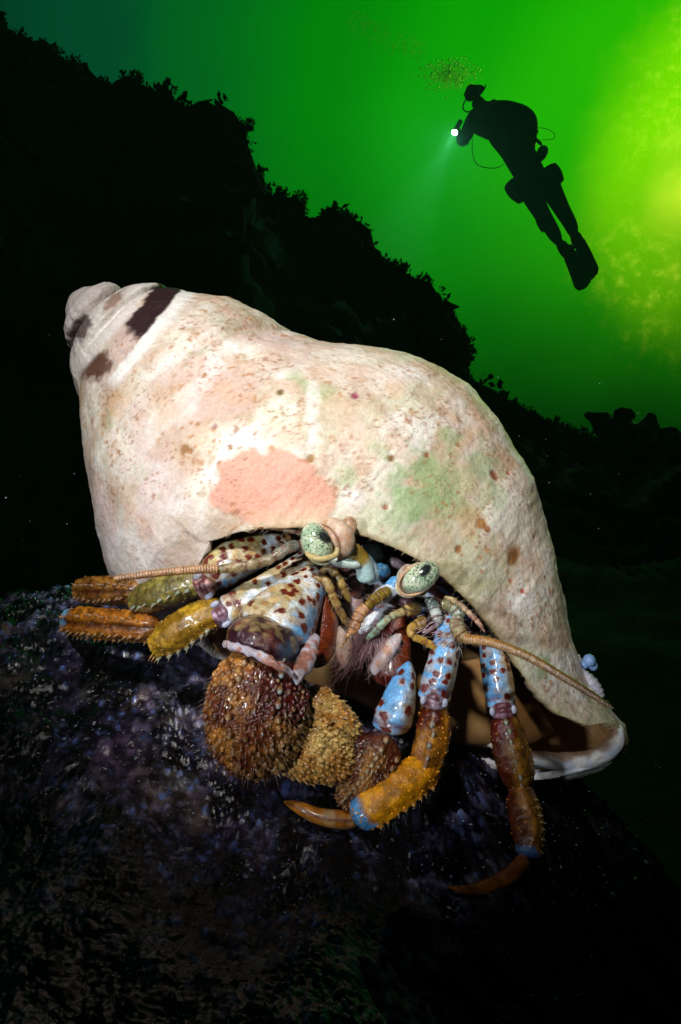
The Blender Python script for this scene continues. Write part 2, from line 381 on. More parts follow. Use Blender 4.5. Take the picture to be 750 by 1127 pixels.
# ================================================================== FOREGROUND ROCK (units)
def rock_h(X, D):
    h = np.interp(D, [200, 400, 600, 750, 850, 930, 1000, 1080, 1150, 1250, 1500, 2200], [420, 385, 350, 322, 296, 236, 178, 132, 98, 96, 190, 700])
    h = h + np.where(X > -20, (X + 20) * .45, 0) + .8 * np.maximum(X - 120, 0) ** 2 / (80 + np.abs(X - 120)) + np.where(X < -420, (-420 - X) * .35, 0)
    return h
def build_rock():
    xs = np.r_[np.linspace(-1300, -480, 60), np.linspace(-478, 420, 520), np.linspace(424, 1300, 60)]
    ds = np.r_[np.linspace(230, 560, 90), np.linspace(562, 1200, 470), np.linspace(1205, 2200, 60)]
    DD, XX = np.meshgrid(ds, xs, indexing='ij')
    P = np.stack([XX, DD, 0 * XX], -1)
    h = rock_h(XX, DD)
    k = np.ones(9) / 9
    h = np.apply_along_axis(lambda a: np.convolve(np.pad(a, 15, mode='edge'), np.ones(31) / 31, 'valid'), 0, h)
    h += (fbm(P, 210, 4, 31) - .5) * -70 + (fbm(P, 70, 4, 37) - .5) * -38
    wx = XX + 14 * (fbm(P, 40, 2, 41) - .5); wy = DD + 14 * (fbm(P, 40, 2, 43) - .5)
    reg = sst(.42, .6, fbm(P, 130, 3, 47))
    d1, d2, idv = worley2(wx / 6.2, wy / 6.2, 51)
    g1 = np.sqrt(np.clip(1 - (d1 / .62) ** 2, 0, 1)) * (.5 + idv)
    e1, e2, ide = worley2(wx / 9.5, wy / 9.5, 61)
    ridge = 1 - sst(0, .22, e2 - e1)
    s1, _, ids = worley2(wx / 4.2, wy / 4.2, 71)
    g2 = np.sqrt(np.clip(1 - (s1 / .6) ** 2, 0, 1)) * ids
    b1, _, idb = worley2(wx / 21., wy / 21., 81)
    g3 = np.sqrt(np.clip(1 - (b1 / .5) ** 2, 0, 1)) * (idb > .55) * idb
    h -= (g1 * 3.8 * (.4 + 1.2 * sst(.4, .6, fbm(P, 30, 3, 53)))) * (1 - reg) + (ridge * 1.5) * reg + g2 * 1.8 + g3 * 4.5
    V = np.stack([XX, DD, -h], -1)
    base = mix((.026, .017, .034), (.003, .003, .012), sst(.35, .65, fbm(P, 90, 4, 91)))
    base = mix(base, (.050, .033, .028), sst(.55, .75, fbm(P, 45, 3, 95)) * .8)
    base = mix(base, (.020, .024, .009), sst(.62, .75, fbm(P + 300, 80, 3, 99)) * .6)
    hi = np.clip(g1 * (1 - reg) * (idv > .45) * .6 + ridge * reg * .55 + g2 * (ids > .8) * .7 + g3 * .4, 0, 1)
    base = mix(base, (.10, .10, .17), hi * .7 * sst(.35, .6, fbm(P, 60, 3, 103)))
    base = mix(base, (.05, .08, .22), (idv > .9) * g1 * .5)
    base = base * (1 - .85 * sst(70, 220, XX))[..., None] * (.16 + 1.9 * sst(.38, .64, fbm(P, 24, 4, 107)))[..., None] * (.4 + 1.2 * sst(.35, .65, fbm(P, 7, 3, 109)))[..., None]  # shade painted into the colour: right flank falls off to black
    m = mat_attr('encrusted_rock', rough=.2, spec=.7, noise=.03, lo=.35, hi=1.5, bump=.35, bscale=.45, coat=.3)
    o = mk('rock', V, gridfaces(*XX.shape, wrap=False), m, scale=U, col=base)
    o['kind'] = 'structure'; o['label'] = 'dark purplish encrusted rock in the foreground'
    m2 = mat_attr('matte_shaded_rock', rough=.9, spec=.03, noise=.05, lo=.5, hi=1.4, bump=.4, bscale=.4); o.data.materials.append(m2)  # dull copy of the rock for its right side, imitating unlit stone
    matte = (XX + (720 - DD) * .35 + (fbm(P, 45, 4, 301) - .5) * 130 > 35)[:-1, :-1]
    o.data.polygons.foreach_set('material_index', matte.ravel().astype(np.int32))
    # loose grains and shell fragments lying on it
    bag = Bag()
    for _ in range(3200):
        i = rng.integers(120, 555); j = rng.integers(62, 570)
        p = V[i, j]; r = rng.choice([.7, 1.0, 1.5, 2.4], p=[.55, .32, .11, .02]) * rng.uniform(.5, 1.1)
        c = [(.45, .48, .62), (.16, .18, .34), (.30, .22, .18), (.08, .13, .35), (.55, .5, .5)][rng.choice(5, p=[.14, .38, .25, .16, .07])]
        bag.bead(p + (0, 0, r * .3), rng.normal(size=3), r, c, h=rng.uniform(.5, 1), stretch=rng.uniform(1, 1.8))
    mg = mat_attr('grit', rough=.15, spec=.8, bump=.3)
    q = bag.build('sand_grains', mg, None, 'stuff'); q.scale = (U,) * 3; q['label'] = 'grit and shell fragments scattered on the dark rock'
    return V
ROCKV = build_rock()

# ================================================================== THE SHELL
def build_shell():
    A0, A1 = at(85, 330, 1100), at(681, 825, 1000)
    ax = A1 - A0; Lu = np.linalg.norm(ax); ax = ax / Lu; ku = Lu / 775
    Fv = np.array([0, -1, 0.]); Fv = Fv - np.dot(Fv, ax) * ax; Fv /= np.linalg.norm(Fv)
    Uv = np.cross(Fv, ax)
    if Uv[2] < 0: Uv = -Uv
    tp = np.array([(-6, 8), (2, 20), (10, 27), (20, 40), (30, 43), (37, 38), (43, 37), (49, 52), (54, 60), (66, 70), (78, 77), (84, 80), (92, 84), (110, 92), (130, 102), (150, 112), (190, 123), (230, 125), (265, 140), (300, 162), (340, 183), (373, 194), (415, 198), (458, 190), (530, 163), (597, 116), (663, 60), (705, 34), (740, 27), (762, 24), (775, 14), (781, 2)], float)
    bt = np.array([(-6, 8), (2, 20), (10, 27), (20, 40), (30, 47), (40, 48), (50, 60), (62, 72), (75, 79), (90, 86), (117, 110), (165, 150), (211, 186), (250, 208), (300, 222), (365, 204), (440, 172), (520, 140), (600, 120), (664, 104), (720, 82), (750, 62), (771, 34), (781, 2)], float)
    def R(a, th):
        wgt = (1 + np.cos(th)) / 2
        r = wgt * np.interp(a, *tp.T) + (1 - wgt) * np.interp(a, *bt.T)
        return r * ku * (1 - .05 * np.sin(th) ** 2)
    def pos(a, th, grow=1.0):
        return A0 + ax * (a * ku)[..., None] + (R(a, th) * grow)[..., None] * (np.cos(th)[..., None] * Uv + np.sin(th)[..., None] * Fv)
    # lip edge from the photograph, found on the surface itself
    lip = [(228, 600), (250, 588), (280, 582), (340, 579), (400, 590), (440, 606), (475, 626), (520, 667), (560, 716), (590, 762), (612, 785), (650, 801), (668, 794), (680, 800)]
    ga, gt = np.meshgrid(np.linspace(200, 779, 580), np.radians(np.linspace(10, 200, 400)), indexing='ij')
    G = pos(ga, gt); gx = 375 + G[..., 0] * F / G[..., 1]; gy = 563.5 - G[..., 2] * F / G[..., 1]
    LA = []
    for (x, y) in lip:
        k = np.argmin((gx - x) ** 2 + (gy - y) ** 2); LA.append((ga.flat[k], gt.flat[k]))
    LA = np.array(sorted(LA)); a_open = LA[0, 0]
    n, m = 560, 520
    a = np.r_[np.linspace(-6, 60, 90), np.linspace(60.8, 781, n - 90)]
    k_ = np.ones(9) / 9
    tl = np.interp(a, LA[:, 0], LA[:, 1]); tl = np.convolve(np.pad(tl, 6, mode='edge'), np.ones(13) / 13, 'valid')
    gap = np.interp(a - a_open, [0, 8, 25, 60, 110, 200, 320, 420, 781 - a_open], np.radians([0, 20, 44, 66, 80, 86, 84, 72, 60]))
    gap = np.where(a < a_open, 0, gap)
    t = np.linspace(0, 1, m)
    TH = tl[:, None] - (2 * np.pi - gap[:, None]) * t[None]
    AA = np.repeat(a[:, None], m, 1)
    Rr = R(AA, TH)
    P0 = pos(AA, TH)
    opened = sst(a_open - 10, a_open + 60, AA)
    ang_from_lip = (tl[:, None] - TH)
    flare = 1 + .045 * np.exp(-(ang_from_lip / .16) ** 2) * opened
    ang_in = (TH - (tl[:, None] - (2 * np.pi - gap[:, None])))
    flare += .05 * np.exp(-(ang_in / .14) ** 2) * opened
    # growth lines, low spiral cords and worn dents
    sp = AA - 60 * TH / (2 * np.pi)
    dd = 0.9 * (fbm(P0, 60, 4, 5) - .5) * 9 + (fbm(np.stack([AA * .12, TH * 60, 0 * AA], -1), 9, 3, 15) - .5) * 3.2
    dd += -7 * np.exp(-((AA - (236 - 34 * TH)) / 7) ** 2) * (TH > -.6) * (TH < 1.9) * sst(1.9, 1.0, TH)      # suture of the last whorl
    dd += 2.2 * np.exp(-((AA - (250 - 34 * TH)) / 10) ** 2) * (TH > -.6) * sst(1.7, .9, TH)
    dd += -11 * np.exp(-((AA - 80) / 4) ** 2) * sst(-2.6, -.8, TH) * sst(2.2, 1.4, TH)
    dd += -9 * np.exp(-((AA - 42) / 4.5) ** 2)
    dd *= sst(-5, 30, AA)
    wl = 1.6 * (fbm(np.stack([AA, TH * 0, TH * 0], -1), 26, 3, 25) - .5) * 10 * np.exp(-(ang_from_lip / .05) ** 2) * opened
    V = A0 + ax * (AA * ku)[..., None] + ((Rr * flare + dd))[..., None] * (np.cos(TH)[..., None] * Uv + np.sin(TH)[..., None] * Fv)
    V = V + (ax * wl[..., None]) * .3
    px = 375 + V[..., 0] * F / V[..., 1]; py = 563.5 - V[..., 2] * F / V[..., 1]
    front = (np.sin(TH) > -.15)
    # --- colours (albedo): cream shell with stains and encrustation, plus some painted shading
    n1 = fbm(P0, 55, 5, 101); n2 = fbm(P0, 24, 4, 111); n3 = fbm(P0, 9, 3, 121); n4 = fbm(P0, 5, 2, 131)
    col = mix((.50, .38, .26), (.70, .64, .54), sst(.35, .62, n1))
    col = mix(col, (.60, .40, .30), sst(.42, .70, n2) * .6)
    col = mix(col, (.44, .28, .16), sst(.54, .72, n3) * sst(.38, .6, n1 * .5 + n2 * .5) * .6)
    col = mix(col, (.80, .78, .74), sst(.52, .72, fbm(P0 + 500, 34, 4, 141)) * .7)
    col = mix(col, (.46, .46, .26), sst(.5, .68, fbm(P0 + 700, 45, 4, 145)) * sst(250, 450, AA) * .65); col = mix(col, (.60, .43, .40), sst(.42, .66, fbm(P0 + 900, 60, 4, 147)) * sst(420, 200, AA) * .7)
    # growth streaks that run across the whorl
    stq = fbm(np.stack([AA * .25, TH * 14, 0 * AA], -1) + 3, 6, 3, 151)
    col = mix(col, (.80, .76, .72), sst(.58, .7, stq) * .35); col = mix(col, (.5, .33, .24), sst(.42, .3, stq) * .3)
    lift = np.zeros(AA.shape)
    def hit(x, y):
        d = np.where(front, (px - x) ** 2 + (py - y) ** 2, 1e9); k = np.argmin(d); return V.reshape(-1, 3)[k]
    def patch(x, y, r, c, amt=.8, soft=.6, rough_=.5, ell=None, lf=0.0):
        nonlocal col
        q = V - hit(x, y); d = np.linalg.norm(q, axis=-1) if ell is None else np.sqrt((q[..., 0] / ell[0]) ** 2 + (q[..., 2] / ell[1]) ** 2 + (q[..., 1] / 1.6) ** 2)
        d = d / (r * .95) + (n2 - .5) * 2.2 * rough_ + (n3 - .5) * 1.2 * rough_
        mk_ = sst(1, 1 - soft, d); col = mix(col, c, mk_ * amt); lift[...] += mk_ * lf
    for (x, y, r, am) in [(470, 535, 46, .75), (445, 545, 30, .5), (500, 482, 20, .55), (410, 490, 17, .6), (385, 525, 20, .5), (330, 420, 20, .55), (358, 428, 14, .4), (225, 385, 22, .45), (207, 404, 14, .5), (528, 512, 24, .5), (545, 548, 18, .35), (250, 355, 30, .3), (300, 465, 18, .25), (415, 575, 24, .4), (600, 735, 18, .7), (455, 590, 26, .4), (610, 795, 14, .4), (120, 465, 12, .3), (150, 520, 20, .25)]:
        patch(x, y, r, (.27, .38, .17), min(.95, am * 1.05), .75, .9, lf=.5)
    patch(298, 540, 62, (.64, .29, .20), .92, .16, .30, ell=(1.08, .72), lf=1.3)
    for (x, y, r) in [(190, 450, 30), (250, 430, 34), (440, 420, 30), (160, 580, 26), (130, 440, 22), (515, 580, 22), (590, 620, 18), (220, 480, 24), (600, 700, 20), (545, 610, 16)]:
        patch(x, y, r, (.62, .34, .18), .4, .9, 1.0)
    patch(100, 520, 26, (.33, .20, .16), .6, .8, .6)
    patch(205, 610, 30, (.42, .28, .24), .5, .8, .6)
    patch(245, 585, 34, (.36, .22, .13), .75, .8, .5); patch(215, 595, 26, (.42, .28, .2), .6, .8, .5)  # painted brown shading of the hollow fold where the lip starts
    patch(345, 440, 40, (.82, .80, .78), .5, .8, .6, ell=(.22, 1.4))
    for (x, y, r, c) in [(565, 610, 10.5, (.20, .08, .02)), (545, 523, 6, (.22, .08, .03)), (309, 431, 5.5, (.12, .08, .01)), (544, 520, 3, (.2, .06, .03)), (432, 503, 4, (.2, .09, .02)), (202, 494, 6, (.25, .11, .02)), (210, 496, 4, (.28, .12, .03)), (217, 467, 4, (.3, .14, .03)), (391, 434, 4, (.25, .03, .07)),
                         (424, 558, 3, (.3, .1, .05)), (530, 577, 6, (.38, .17, .05)), (536, 583, 4, (.28, .1, .03)), (343, 505, 5, (.28, .14, .03)), (575, 650, 3, (.4, .05, .04)), (505, 603, 4, (.3, .12, .04)), (562, 640, 3, (.4, .1, .03)), (600, 550, 5, (.3, .16, .14)), (255, 492, 3, (.3, .16, .05)), (560, 520, 3, (.4, .1, .1)), (470, 500, 2.5, (.3, .12, .05)), (505, 490, 3, (.3, .14, .05)), (236, 469, 4, (.35, .2, .2)), (130, 498, 3, (.3, .14, .05)), (588, 590, 3, (.25, .1, .08))]:
        patch(x, y, r * 1.25, c, .95, .55, .5, lf=-1.2)
    # fine freckles
    fr = sst(.66, .74, n4) * sst(.50, .62, fbm(P0 + 90, 40, 3, 161)); col = mix(col, (.42, .18, .06), fr * .75)
    fq = sst(.70, .78, vnoise(P0 / 2.6, 171)) * sst(.45, .6, fbm(P0 + 190, 30, 3, 163)); col = mix(col, (.30, .12, .05), fq * .7)
    # apex: worn white whorls and the dark broken suture
    col = mix(col, (.74, .72, .72), sst(100, 60, AA) * .65)
    jag = (fbm(P0, 9, 4, 181) - .5) * 26
    dark = sst(60, 63, AA + jag * .5 + 0) * sst(82, 80, AA + jag * .3) * sst(.12, .25, TH + jag * .02 + .1) * 0
    pp = (V - A0) @ Uv / ku; aa = (V - A0) @ ax / ku
    pp_, aa_ = pp, aa; aa = np.where(front, (px - 85) * .769 + (py - 330) * .639, aa); pp = np.where(front, (px - 85) * .639 - (py - 330) * .769, pp)
    band = sst(55, 59, aa + jag * .35) * sst(83, 80, aa + jag * .15)
    dark = band * sst(-2, 10, pp - 6 + jag * .6)
    col = mix(col, (.030, .012, .014), np.clip(dark, 0, 1) * front)
    d2 = sst(1, .6, np.hypot((aa - 63) / 16, (pp + 42) / 22) + jag * .03); col = mix(col, (.10, .035, .02), d2 * .95 * front)
    d3 = sst(1, .5, np.hypot((aa - 24) / 14, (pp + 22) / 20) + jag * .04); col = mix(col, (.09, .05, .045), d3 * .9 * front)
    d4 = sst(1, .5, np.hypot((aa - 33) / 9, (pp - 25) / 20) + jag * .04); col = mix(col, (.26, .13, .08), d4 * .8)
    wline = sst(80, 83, aa + jag * .15) * sst(100, 90, aa + jag * .2) * sst(-55, -35, pp); col = mix(col, (.84, .82, .79), wline * .95)
    col = mix(col, (.80, .76, .74), sst(35, 42, aa) * sst(58, 52, aa) * .7)
    pp, aa = pp_, aa_
    # grubby bluish white toward the underside, pale green edge at the lip
    col = mix(col, (.62, .58, .60), sst(-90, -190, pp) * .45)
    lipe = np.exp(-(ang_from_lip / .09) ** 2) * opened; col = mix(col, (.62, .60, .38), lipe * .55)
    lipb = np.exp(-(ang_from_lip / .022) ** 2) * opened; col = mix(col, (.30, .17, .05), lipb * .6)
    inr = np.exp(-(ang_in / .3) ** 2) * opened * sst(560, 640, AA); col = mix(col, (.62, .66, .74), inr * .8)
    lift += (stq - .5) * 3.0 + (fbm(np.stack([AA * .9, TH * 6, 0 * AA], -1) + 9, 5, 3, 155) - .5) * 1.6
    lift += (sst(.45, .7, n3) - .5) * .5 + (n2 - .5) * 2.0 + fr * .4 + (vnoise(P0 / 2.2, 77) - .5) * .25
    V = V + (lift * sst(0, 40, AA))[..., None] * (np.cos(TH)[..., None] * Uv + np.sin(TH)[..., None] * Fv)
    Fi = gridfaces(len(a), m, wrap=False)
    closed = np.where(a < a_open - .01)[0]; remap = np.arange(len(a) * m)
    remap[closed * m + m - 1] = closed * m
    Fi = remap[Fi]
    r = root('seashell', at(300, 720, 1050), U, 'large cream whelk shell with pink and green stains, carried on the crab', 'seashell')
    mo = mat_attr('shell_outside', rough=.5, spec=.4, noise=.22, lo=.84, hi=1.10, bump=.6, bscale=.16, fine=.10)
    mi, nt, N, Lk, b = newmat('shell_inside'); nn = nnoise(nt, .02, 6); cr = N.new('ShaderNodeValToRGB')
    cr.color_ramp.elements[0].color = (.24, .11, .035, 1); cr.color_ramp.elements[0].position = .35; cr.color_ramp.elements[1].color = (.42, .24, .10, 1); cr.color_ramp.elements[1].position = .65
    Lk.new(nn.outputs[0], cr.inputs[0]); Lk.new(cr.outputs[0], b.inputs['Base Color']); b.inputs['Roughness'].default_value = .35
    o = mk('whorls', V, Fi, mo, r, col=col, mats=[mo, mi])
    sd = o.modifiers.new('thickness', 'SOLIDIFY'); sd.thickness = 11; sd.offset = -1; sd.material_offset = 1; sd.material_offset_rim = 0; sd.use_rim = True
    # which way do normals point?
    me = o.data; k = (300 * (m - 1) + 100); pn = me.polygons[k]; cen = np.array(pn.center) + rootbase(r)
    axp = A0 + ax * np.dot(cen - A0, ax)
    if np.dot(np.array(pn.normal), cen - axp) < 0: me.flip_normals()
    # smooth tan inner wall of the aperture
    l = sweep([(150, 640, 1040, 16), (215, 662, 1010, 42), (300, 690, 985, 48), (380, 712, 980, 50), (450, 742, 985, 52), (520, 772, 990, 50), (575, 794, 1005, 30), (610, 805, 1020, 10)], 120, 90, (.05, .1), .55)
    nz = fbm(l.V, 40, 4, 191); c = mix((.30, .14, .045), (.50, .30, .15), sst(.38, .64, nz)); c = mix(c, (.12, .05, .015), sst(.3, 1., -np.sin(l.th)*1.0) * .0)
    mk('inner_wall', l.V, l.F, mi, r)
    l = sweep([(528, 812, 990, 3), (556, 825, 982, 6), (590, 835, 976, 8.5), (628, 838, 970, 10), (658, 833, 968, 10.5), (677, 817, 970, 9), (683, 797, 978, 6)], 120, 50, (.06, .1), .9, disp=lambda t, th, L, r: 1.6 * (fbm(np.stack([t * L, th * 12, 0 * t], -1), 12, 3, 9) - .5) * 2)
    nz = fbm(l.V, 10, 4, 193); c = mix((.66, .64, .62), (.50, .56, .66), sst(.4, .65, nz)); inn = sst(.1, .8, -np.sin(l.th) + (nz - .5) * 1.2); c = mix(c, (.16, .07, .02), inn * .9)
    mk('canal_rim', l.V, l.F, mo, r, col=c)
    # small pale barnacle and tube worm on the right flank
    bag = Bag()
    for (x, y, D, q) in [(649, 727, 985, 7.2), (653, 733, 990, 5.5), (644, 731, 988, 5)]:
        bag.bead(at(x, y, D), (.2, -1, .2), q, (.22, .36, .66), h=.9, stretch=1.1)
    bag.build('barnacle', M_soft, r)
    l = sweep([(634, 720, 1000, 5), (640, 740, 992, 6), (652, 752, 986, 7), (664, 768, 984, 4)], 30, 16, disp=lambda t, th, L, r_: .8 * np.sin(t * 60)); 
    mk('worm_tube', l.V, l.F, M_soft, r, col=np.broadcast_to((.42, .40, .46), l.V.shape))
    # dark bristles at the suture and fine fuzz on the lip
    bag = Bag()
    for _ in range(60):
        i = rng.integers(0, 8); aj = rng.integers(int(.45 * n), n - 60); p = V[aj, 0]
        bag.spine(p, Fv * .4 - Uv * 1.0 + rng.normal(size=3) * .4, rng.uniform(2, 5), .3, (.4, .3, .15), k=3)
    bag.build('lip_fuzz', M_seta, r, 'stuff')
    return r, V
SHELL, SHV = build_shell()

# ================================================================== THE CRAB
CR = root('hermit_crab', at(340, 900, 850), U, 'red-brown hermit crab with blue spotted legs peering out of the shell', 'hermit crab')
RED = (.13, .012, .004); WHITE = (.68, .75, .80); BLUE = (.08, .42, .88); CREAM = (.48, .34, .11); BROWN = (.20, .060, .012); OLIVE = (.24, .17, .025); ORANGE = (.55, .19, .012)
def merus(name, pts, par, blue_side, n=120, m=88, cell=8.6, seed=1, cap=(.08, .045), flat=.9, cream_side=None, spotty=1.0):
    pts = [(a_, b_, c_, d_ * (.92 if d_ < 30 else 1)) for a_, b_, c_, d_ in pts]
    l = sweep(pts, n, m, cap, flat, disp=lambda t, th, L, r: .7 * (fbm(np.stack([t * L, th * 10, 0 * t], -1), 6, 3, seed) - .5) * 2 + r * (.045 * np.cos(4 * th + 1) + .09 * np.exp(-((t - .955) / .03) ** 2) - .07 * np.exp(-((t - .87) / .035) ** 2)))
    s = l.t * l.L / cell; rr = float(np.mean(l.r)); nc = max(3, round(2 * np.pi * rr / cell)); c = l.th / (2 * np.pi) * nc
    d1, d2, idv = worley2(s, c, seed, .55)
    P = l.V; nA = fbm(P, 14, 3, seed + 3)
    col = mix(WHITE, CREAM, sst(.40, .58, nA) * .85); col = mix(col, (.36, .17, .03), sst(.56, .66, fbm(P, 7, 3, seed + 31)) * .7)
    b = sst(-.1, .75, np.cos(l.th - blue_side) + (nA - .5) * 1.2); col = mix(col, BLUE, b * .85)
    if cream_side is not None: col = mix(col, (.42, .36, .12), sst(.2, .9, np.cos(l.th - cream_side)) * .7)
    lam = .10 * np.abs(np.sin(c * pi)); sp = sst(.40, .30, d1 + (idv > .62 * spotty) * 1.0 + (fbm(P, 4, 2, seed + 7) - .5) * .55)
    halo = sst(.56, .36, d1 + (idv > .72 * spotty) * 1.0 + (nA - .5) * .8)
    col = mix(col, (.60, .36, .12), halo * .5); col = mix(col, RED, sp)
    end_band = np.exp(-((l.t + (nA - .5) * .08 - .875) / .03) ** 2); col = mix(col, (.11, .012, .010), end_band * .75); col = mix(col, (.60, .62, .70), sst(.93, .96, l.t) * .7)  # dark red band near the segment's end, then a pale rim
    mk(name, l.V, l.F, M_chitin, par, col=col); return l
def brownseg(name, pts, par, base, rows, seed, dark_side=None, tip=None, n=96, m=72, cap=(.10, .06), flat=.9, beadcol=(.42, .55, .55), bead_r=2.6, spacing=8.0, gran=60, ridge=None, tl=(.1, .94), mat=None, stripes=.6, prox=None, groove=None):
    pts = [(a_, b_, c_, d_ * .92) for a_, b_, c_, d_ in pts]
    def disp(t, th, L, r):
        d = 1.2 * (fbm(np.stack([t * L, th * 14, 0 * t], -1), 5, 3, seed) - .5) * 2 + r * (.05 * np.cos(4 * th + .6) + .07 * np.exp(-((t - .95) / .03) ** 2) - .06 * np.exp(-((t - .87) / .04) ** 2))
        if groove is not None: d = d - .16 * r * np.exp(-(np.angle(np.exp(1j * (th - groove))) / .2) ** 2)
        for a in (ridge or []): d = d + .10 * r * np.exp(-((np.angle(np.exp(1j * (th - a)))) / .22) ** 2)
        return d
    l = sweep(pts, n, m, cap, flat, disp=disp)
    nA = fbm(l.V, 12, 4, seed); nB = fbm(l.V, 5, 3, seed + 4)
    col = mix(base, np.array(base) * (1.7, 1.9, 1.6), sst(.45, .65, nA)); col = mix(col, np.array(base) * .35, sst(.5, .35, nB) * stripes)
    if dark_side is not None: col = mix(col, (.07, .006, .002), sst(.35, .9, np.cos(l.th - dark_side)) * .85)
    if groove is not None: col = mix(col, (.05, .008, .002), np.exp(-(np.angle(np.exp(1j * (l.th - groove))) / .24) ** 2) * sst(1, .8, l.t) * .85)
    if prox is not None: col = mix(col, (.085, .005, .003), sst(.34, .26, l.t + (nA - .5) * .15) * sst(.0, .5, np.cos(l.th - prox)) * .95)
    if tip is not None:
        tc, t0, side = tip; mm = sst(t0, t0 + .07, l.t + (nA - .5) * .12)
        if side is not None: mm = mm * sst(-.2, .5, np.cos(l.th - side))
        col = mix(col, tc, mm)
    mk(name, l.V, l.F, mat or M_chitin, par, col=col)
    bag = Bag()
    for a in rows:
        nb = max(3, int(l.L * (tl[1] - tl[0]) / spacing))
        for k in range(nb):
            t = tl[0] + (tl[1] - tl[0]) * (k + .5 + rng.normal() * .12) / nb; p, nn, T = on(l, float(np.clip(t, 0, .98)), a + rng.normal() * .06)
            f = rng.uniform(.55, 1.15)
            bag.bead(p, nn, bead_r * 1.25 * f, np.array(base) * .7, h=.5)
            bag.scale_(p + nn * bead_r * .18 * f, nn, T, bead_r * f, mix(np.array(base), beadcol, np.array(.35)), mix(np.array(base) * 1.3, beadcol, np.array(rng.uniform(.5, 1.1))))
            bag.spine(p + nn * bead_r * .6, nn + T * .8, bead_r * 1.7, bead_r * .3, (.40, .24, .08), k=4, tipcol=(.5, .45, .4))
    for _ in range(gran):
        t = rng.uniform(.05, .96); a = rng.uniform(-1.9, 1.9); p, nn, T = on(l, t, a); bag.bead(p, nn, rng.uniform(.6, 1.3), np.array(base) * rng.uniform(.9, 2.4), h=.8)
    if bag.V: bag.build('tubercles', M_chitin, par, 'stuff')
    return l
def joint(par, x, y, D, r, seed=0, col=(.50, .36, .40), d=(0, 1)):
    """folded membrane and pale condyles between two segments"""
    bag = Bag()
    for k in range(3):
        o = (k - 1) * r * .36; l = sweep([(x + d[0] * o - d[1] * r * .9, y + d[1] * o + d[0] * r * .9, D + 4, r * .16), (x + d[0] * o, y + d[1] * o, D - r * .45, r * .30), (x + d[0] * o + d[1] * r * .9, y + d[1] * o - d[0] * r * .9, D + 4, r * .28)], 26, 14, (.2, .2))
        nn = fbm(l.V, 5, 3, seed + k); c = mix(np.array(col) * .35, col, sst(.35, .65, nn)); c = mix(c, (.10, .015, .02), sst(.45, .6, fbm(l.V, 5, 2, seed + 20)) * .9)
        bag.limb(l, c.reshape(-1, 3))
    for s in (-1, 1):
        p = at(x + s * d[1] * r * .85, y - s * d[0] * r * .85, D - r * .3); bag.bead(p, (0, -1, 0), r * .22, (.42, .44, .55), h=.6, stretch=1.6, along=(d[0], 0, -d[1]))
    bag.build('joint', M_soft, par)
def setae(par, l, n, trange, arange, L=(6, 12), col=(.45, .34, .22), r=.28, seed=0, lean=.5):
    bag = Bag()
    for _ in range(n):
        t = rng.uniform(*trange); a = rng.uniform(*arange); p, nn, T = on(l, t, a)
        bag.spine(p, nn + T * lean + rng.normal(size=3) * .2, rng.uniform(*L), r, col, k=3, bend=T * .2)
    bag.build('setae', M_seta, par, 'stuff')

pi = math.pi
# ---- leg A (left, near): points toward the left edge
LA_ = group_part('leg', CR); tag(LA_, 'walking leg stretched left, lower of the two on that side')
merus('merus', [(352, 606, 905, 12), (322, 630, 892, 16), (290, 652, 882, 20), (262, 668, 874, 21), (246, 676, 872, 17)], LA_, -pi * .75, seed=3, cell=8.6)
joint(LA_, 243, 676, 866, 15, 3, (.50, .32, .42), d=(-.86, .5))
lc = brownseg('carpus', [(250, 676, 878, 12), (232, 676, 874, 19), (205, 690, 878, 22), (182, 705, 886, 19), (168, 712, 892, 12)], LA_, (.30, .15, .012), [-1.0], 11, dark_side=None, beadcol=(.42, .62, .52), bead_r=3.0, spacing=9, ridge=[.55, -1.0], gran=110, tl=(.18, .98))
brownseg('propodus', [(176, 690, 905, 14), (160, 690, 912, 18), (130, 688, 925, 18.5), (95, 685, 945, 18.5), (70, 684, 965, 15)], LA_, (.34, .11, .010), [-.55, -1.15, .55], 13, groove=.05, cap=(.1, .13), tip=((.14, .42, .70), .84, 1.3), beadcol=(.42, .26, .12), bead_r=2.2, spacing=8.5, gran=70, ridge=[.45, -.6], stripes=.8)
l = sweep([(74, 684, 968, 9), (52, 690, 1020, 7), (30, 706, 1080, 4), (14, 726, 1110, 1.2)], 40, 20); 
# dactyl hidden behind the propodus, pointing away
mk('dactyl', sweep([(80, 686, 975, 10), (76, 690, 1020, 8), (78, 696, 1075, 4), (80, 702, 1120, 1)], 40, 20).V, gridfaces(40, 20), M_chitin, LA_, col=np.broadcast_to(ORANGE, (40, 20, 3)))
bag = Bag(); p = at(170, 716, 890)
for k in range(3): bag.spine(p + (k * 3, 0, -2 - k), (-.6, -.2, -.8), 10, 1.8, (.55, .25, .03))
bag.build('spines', M_chitin, LA_)

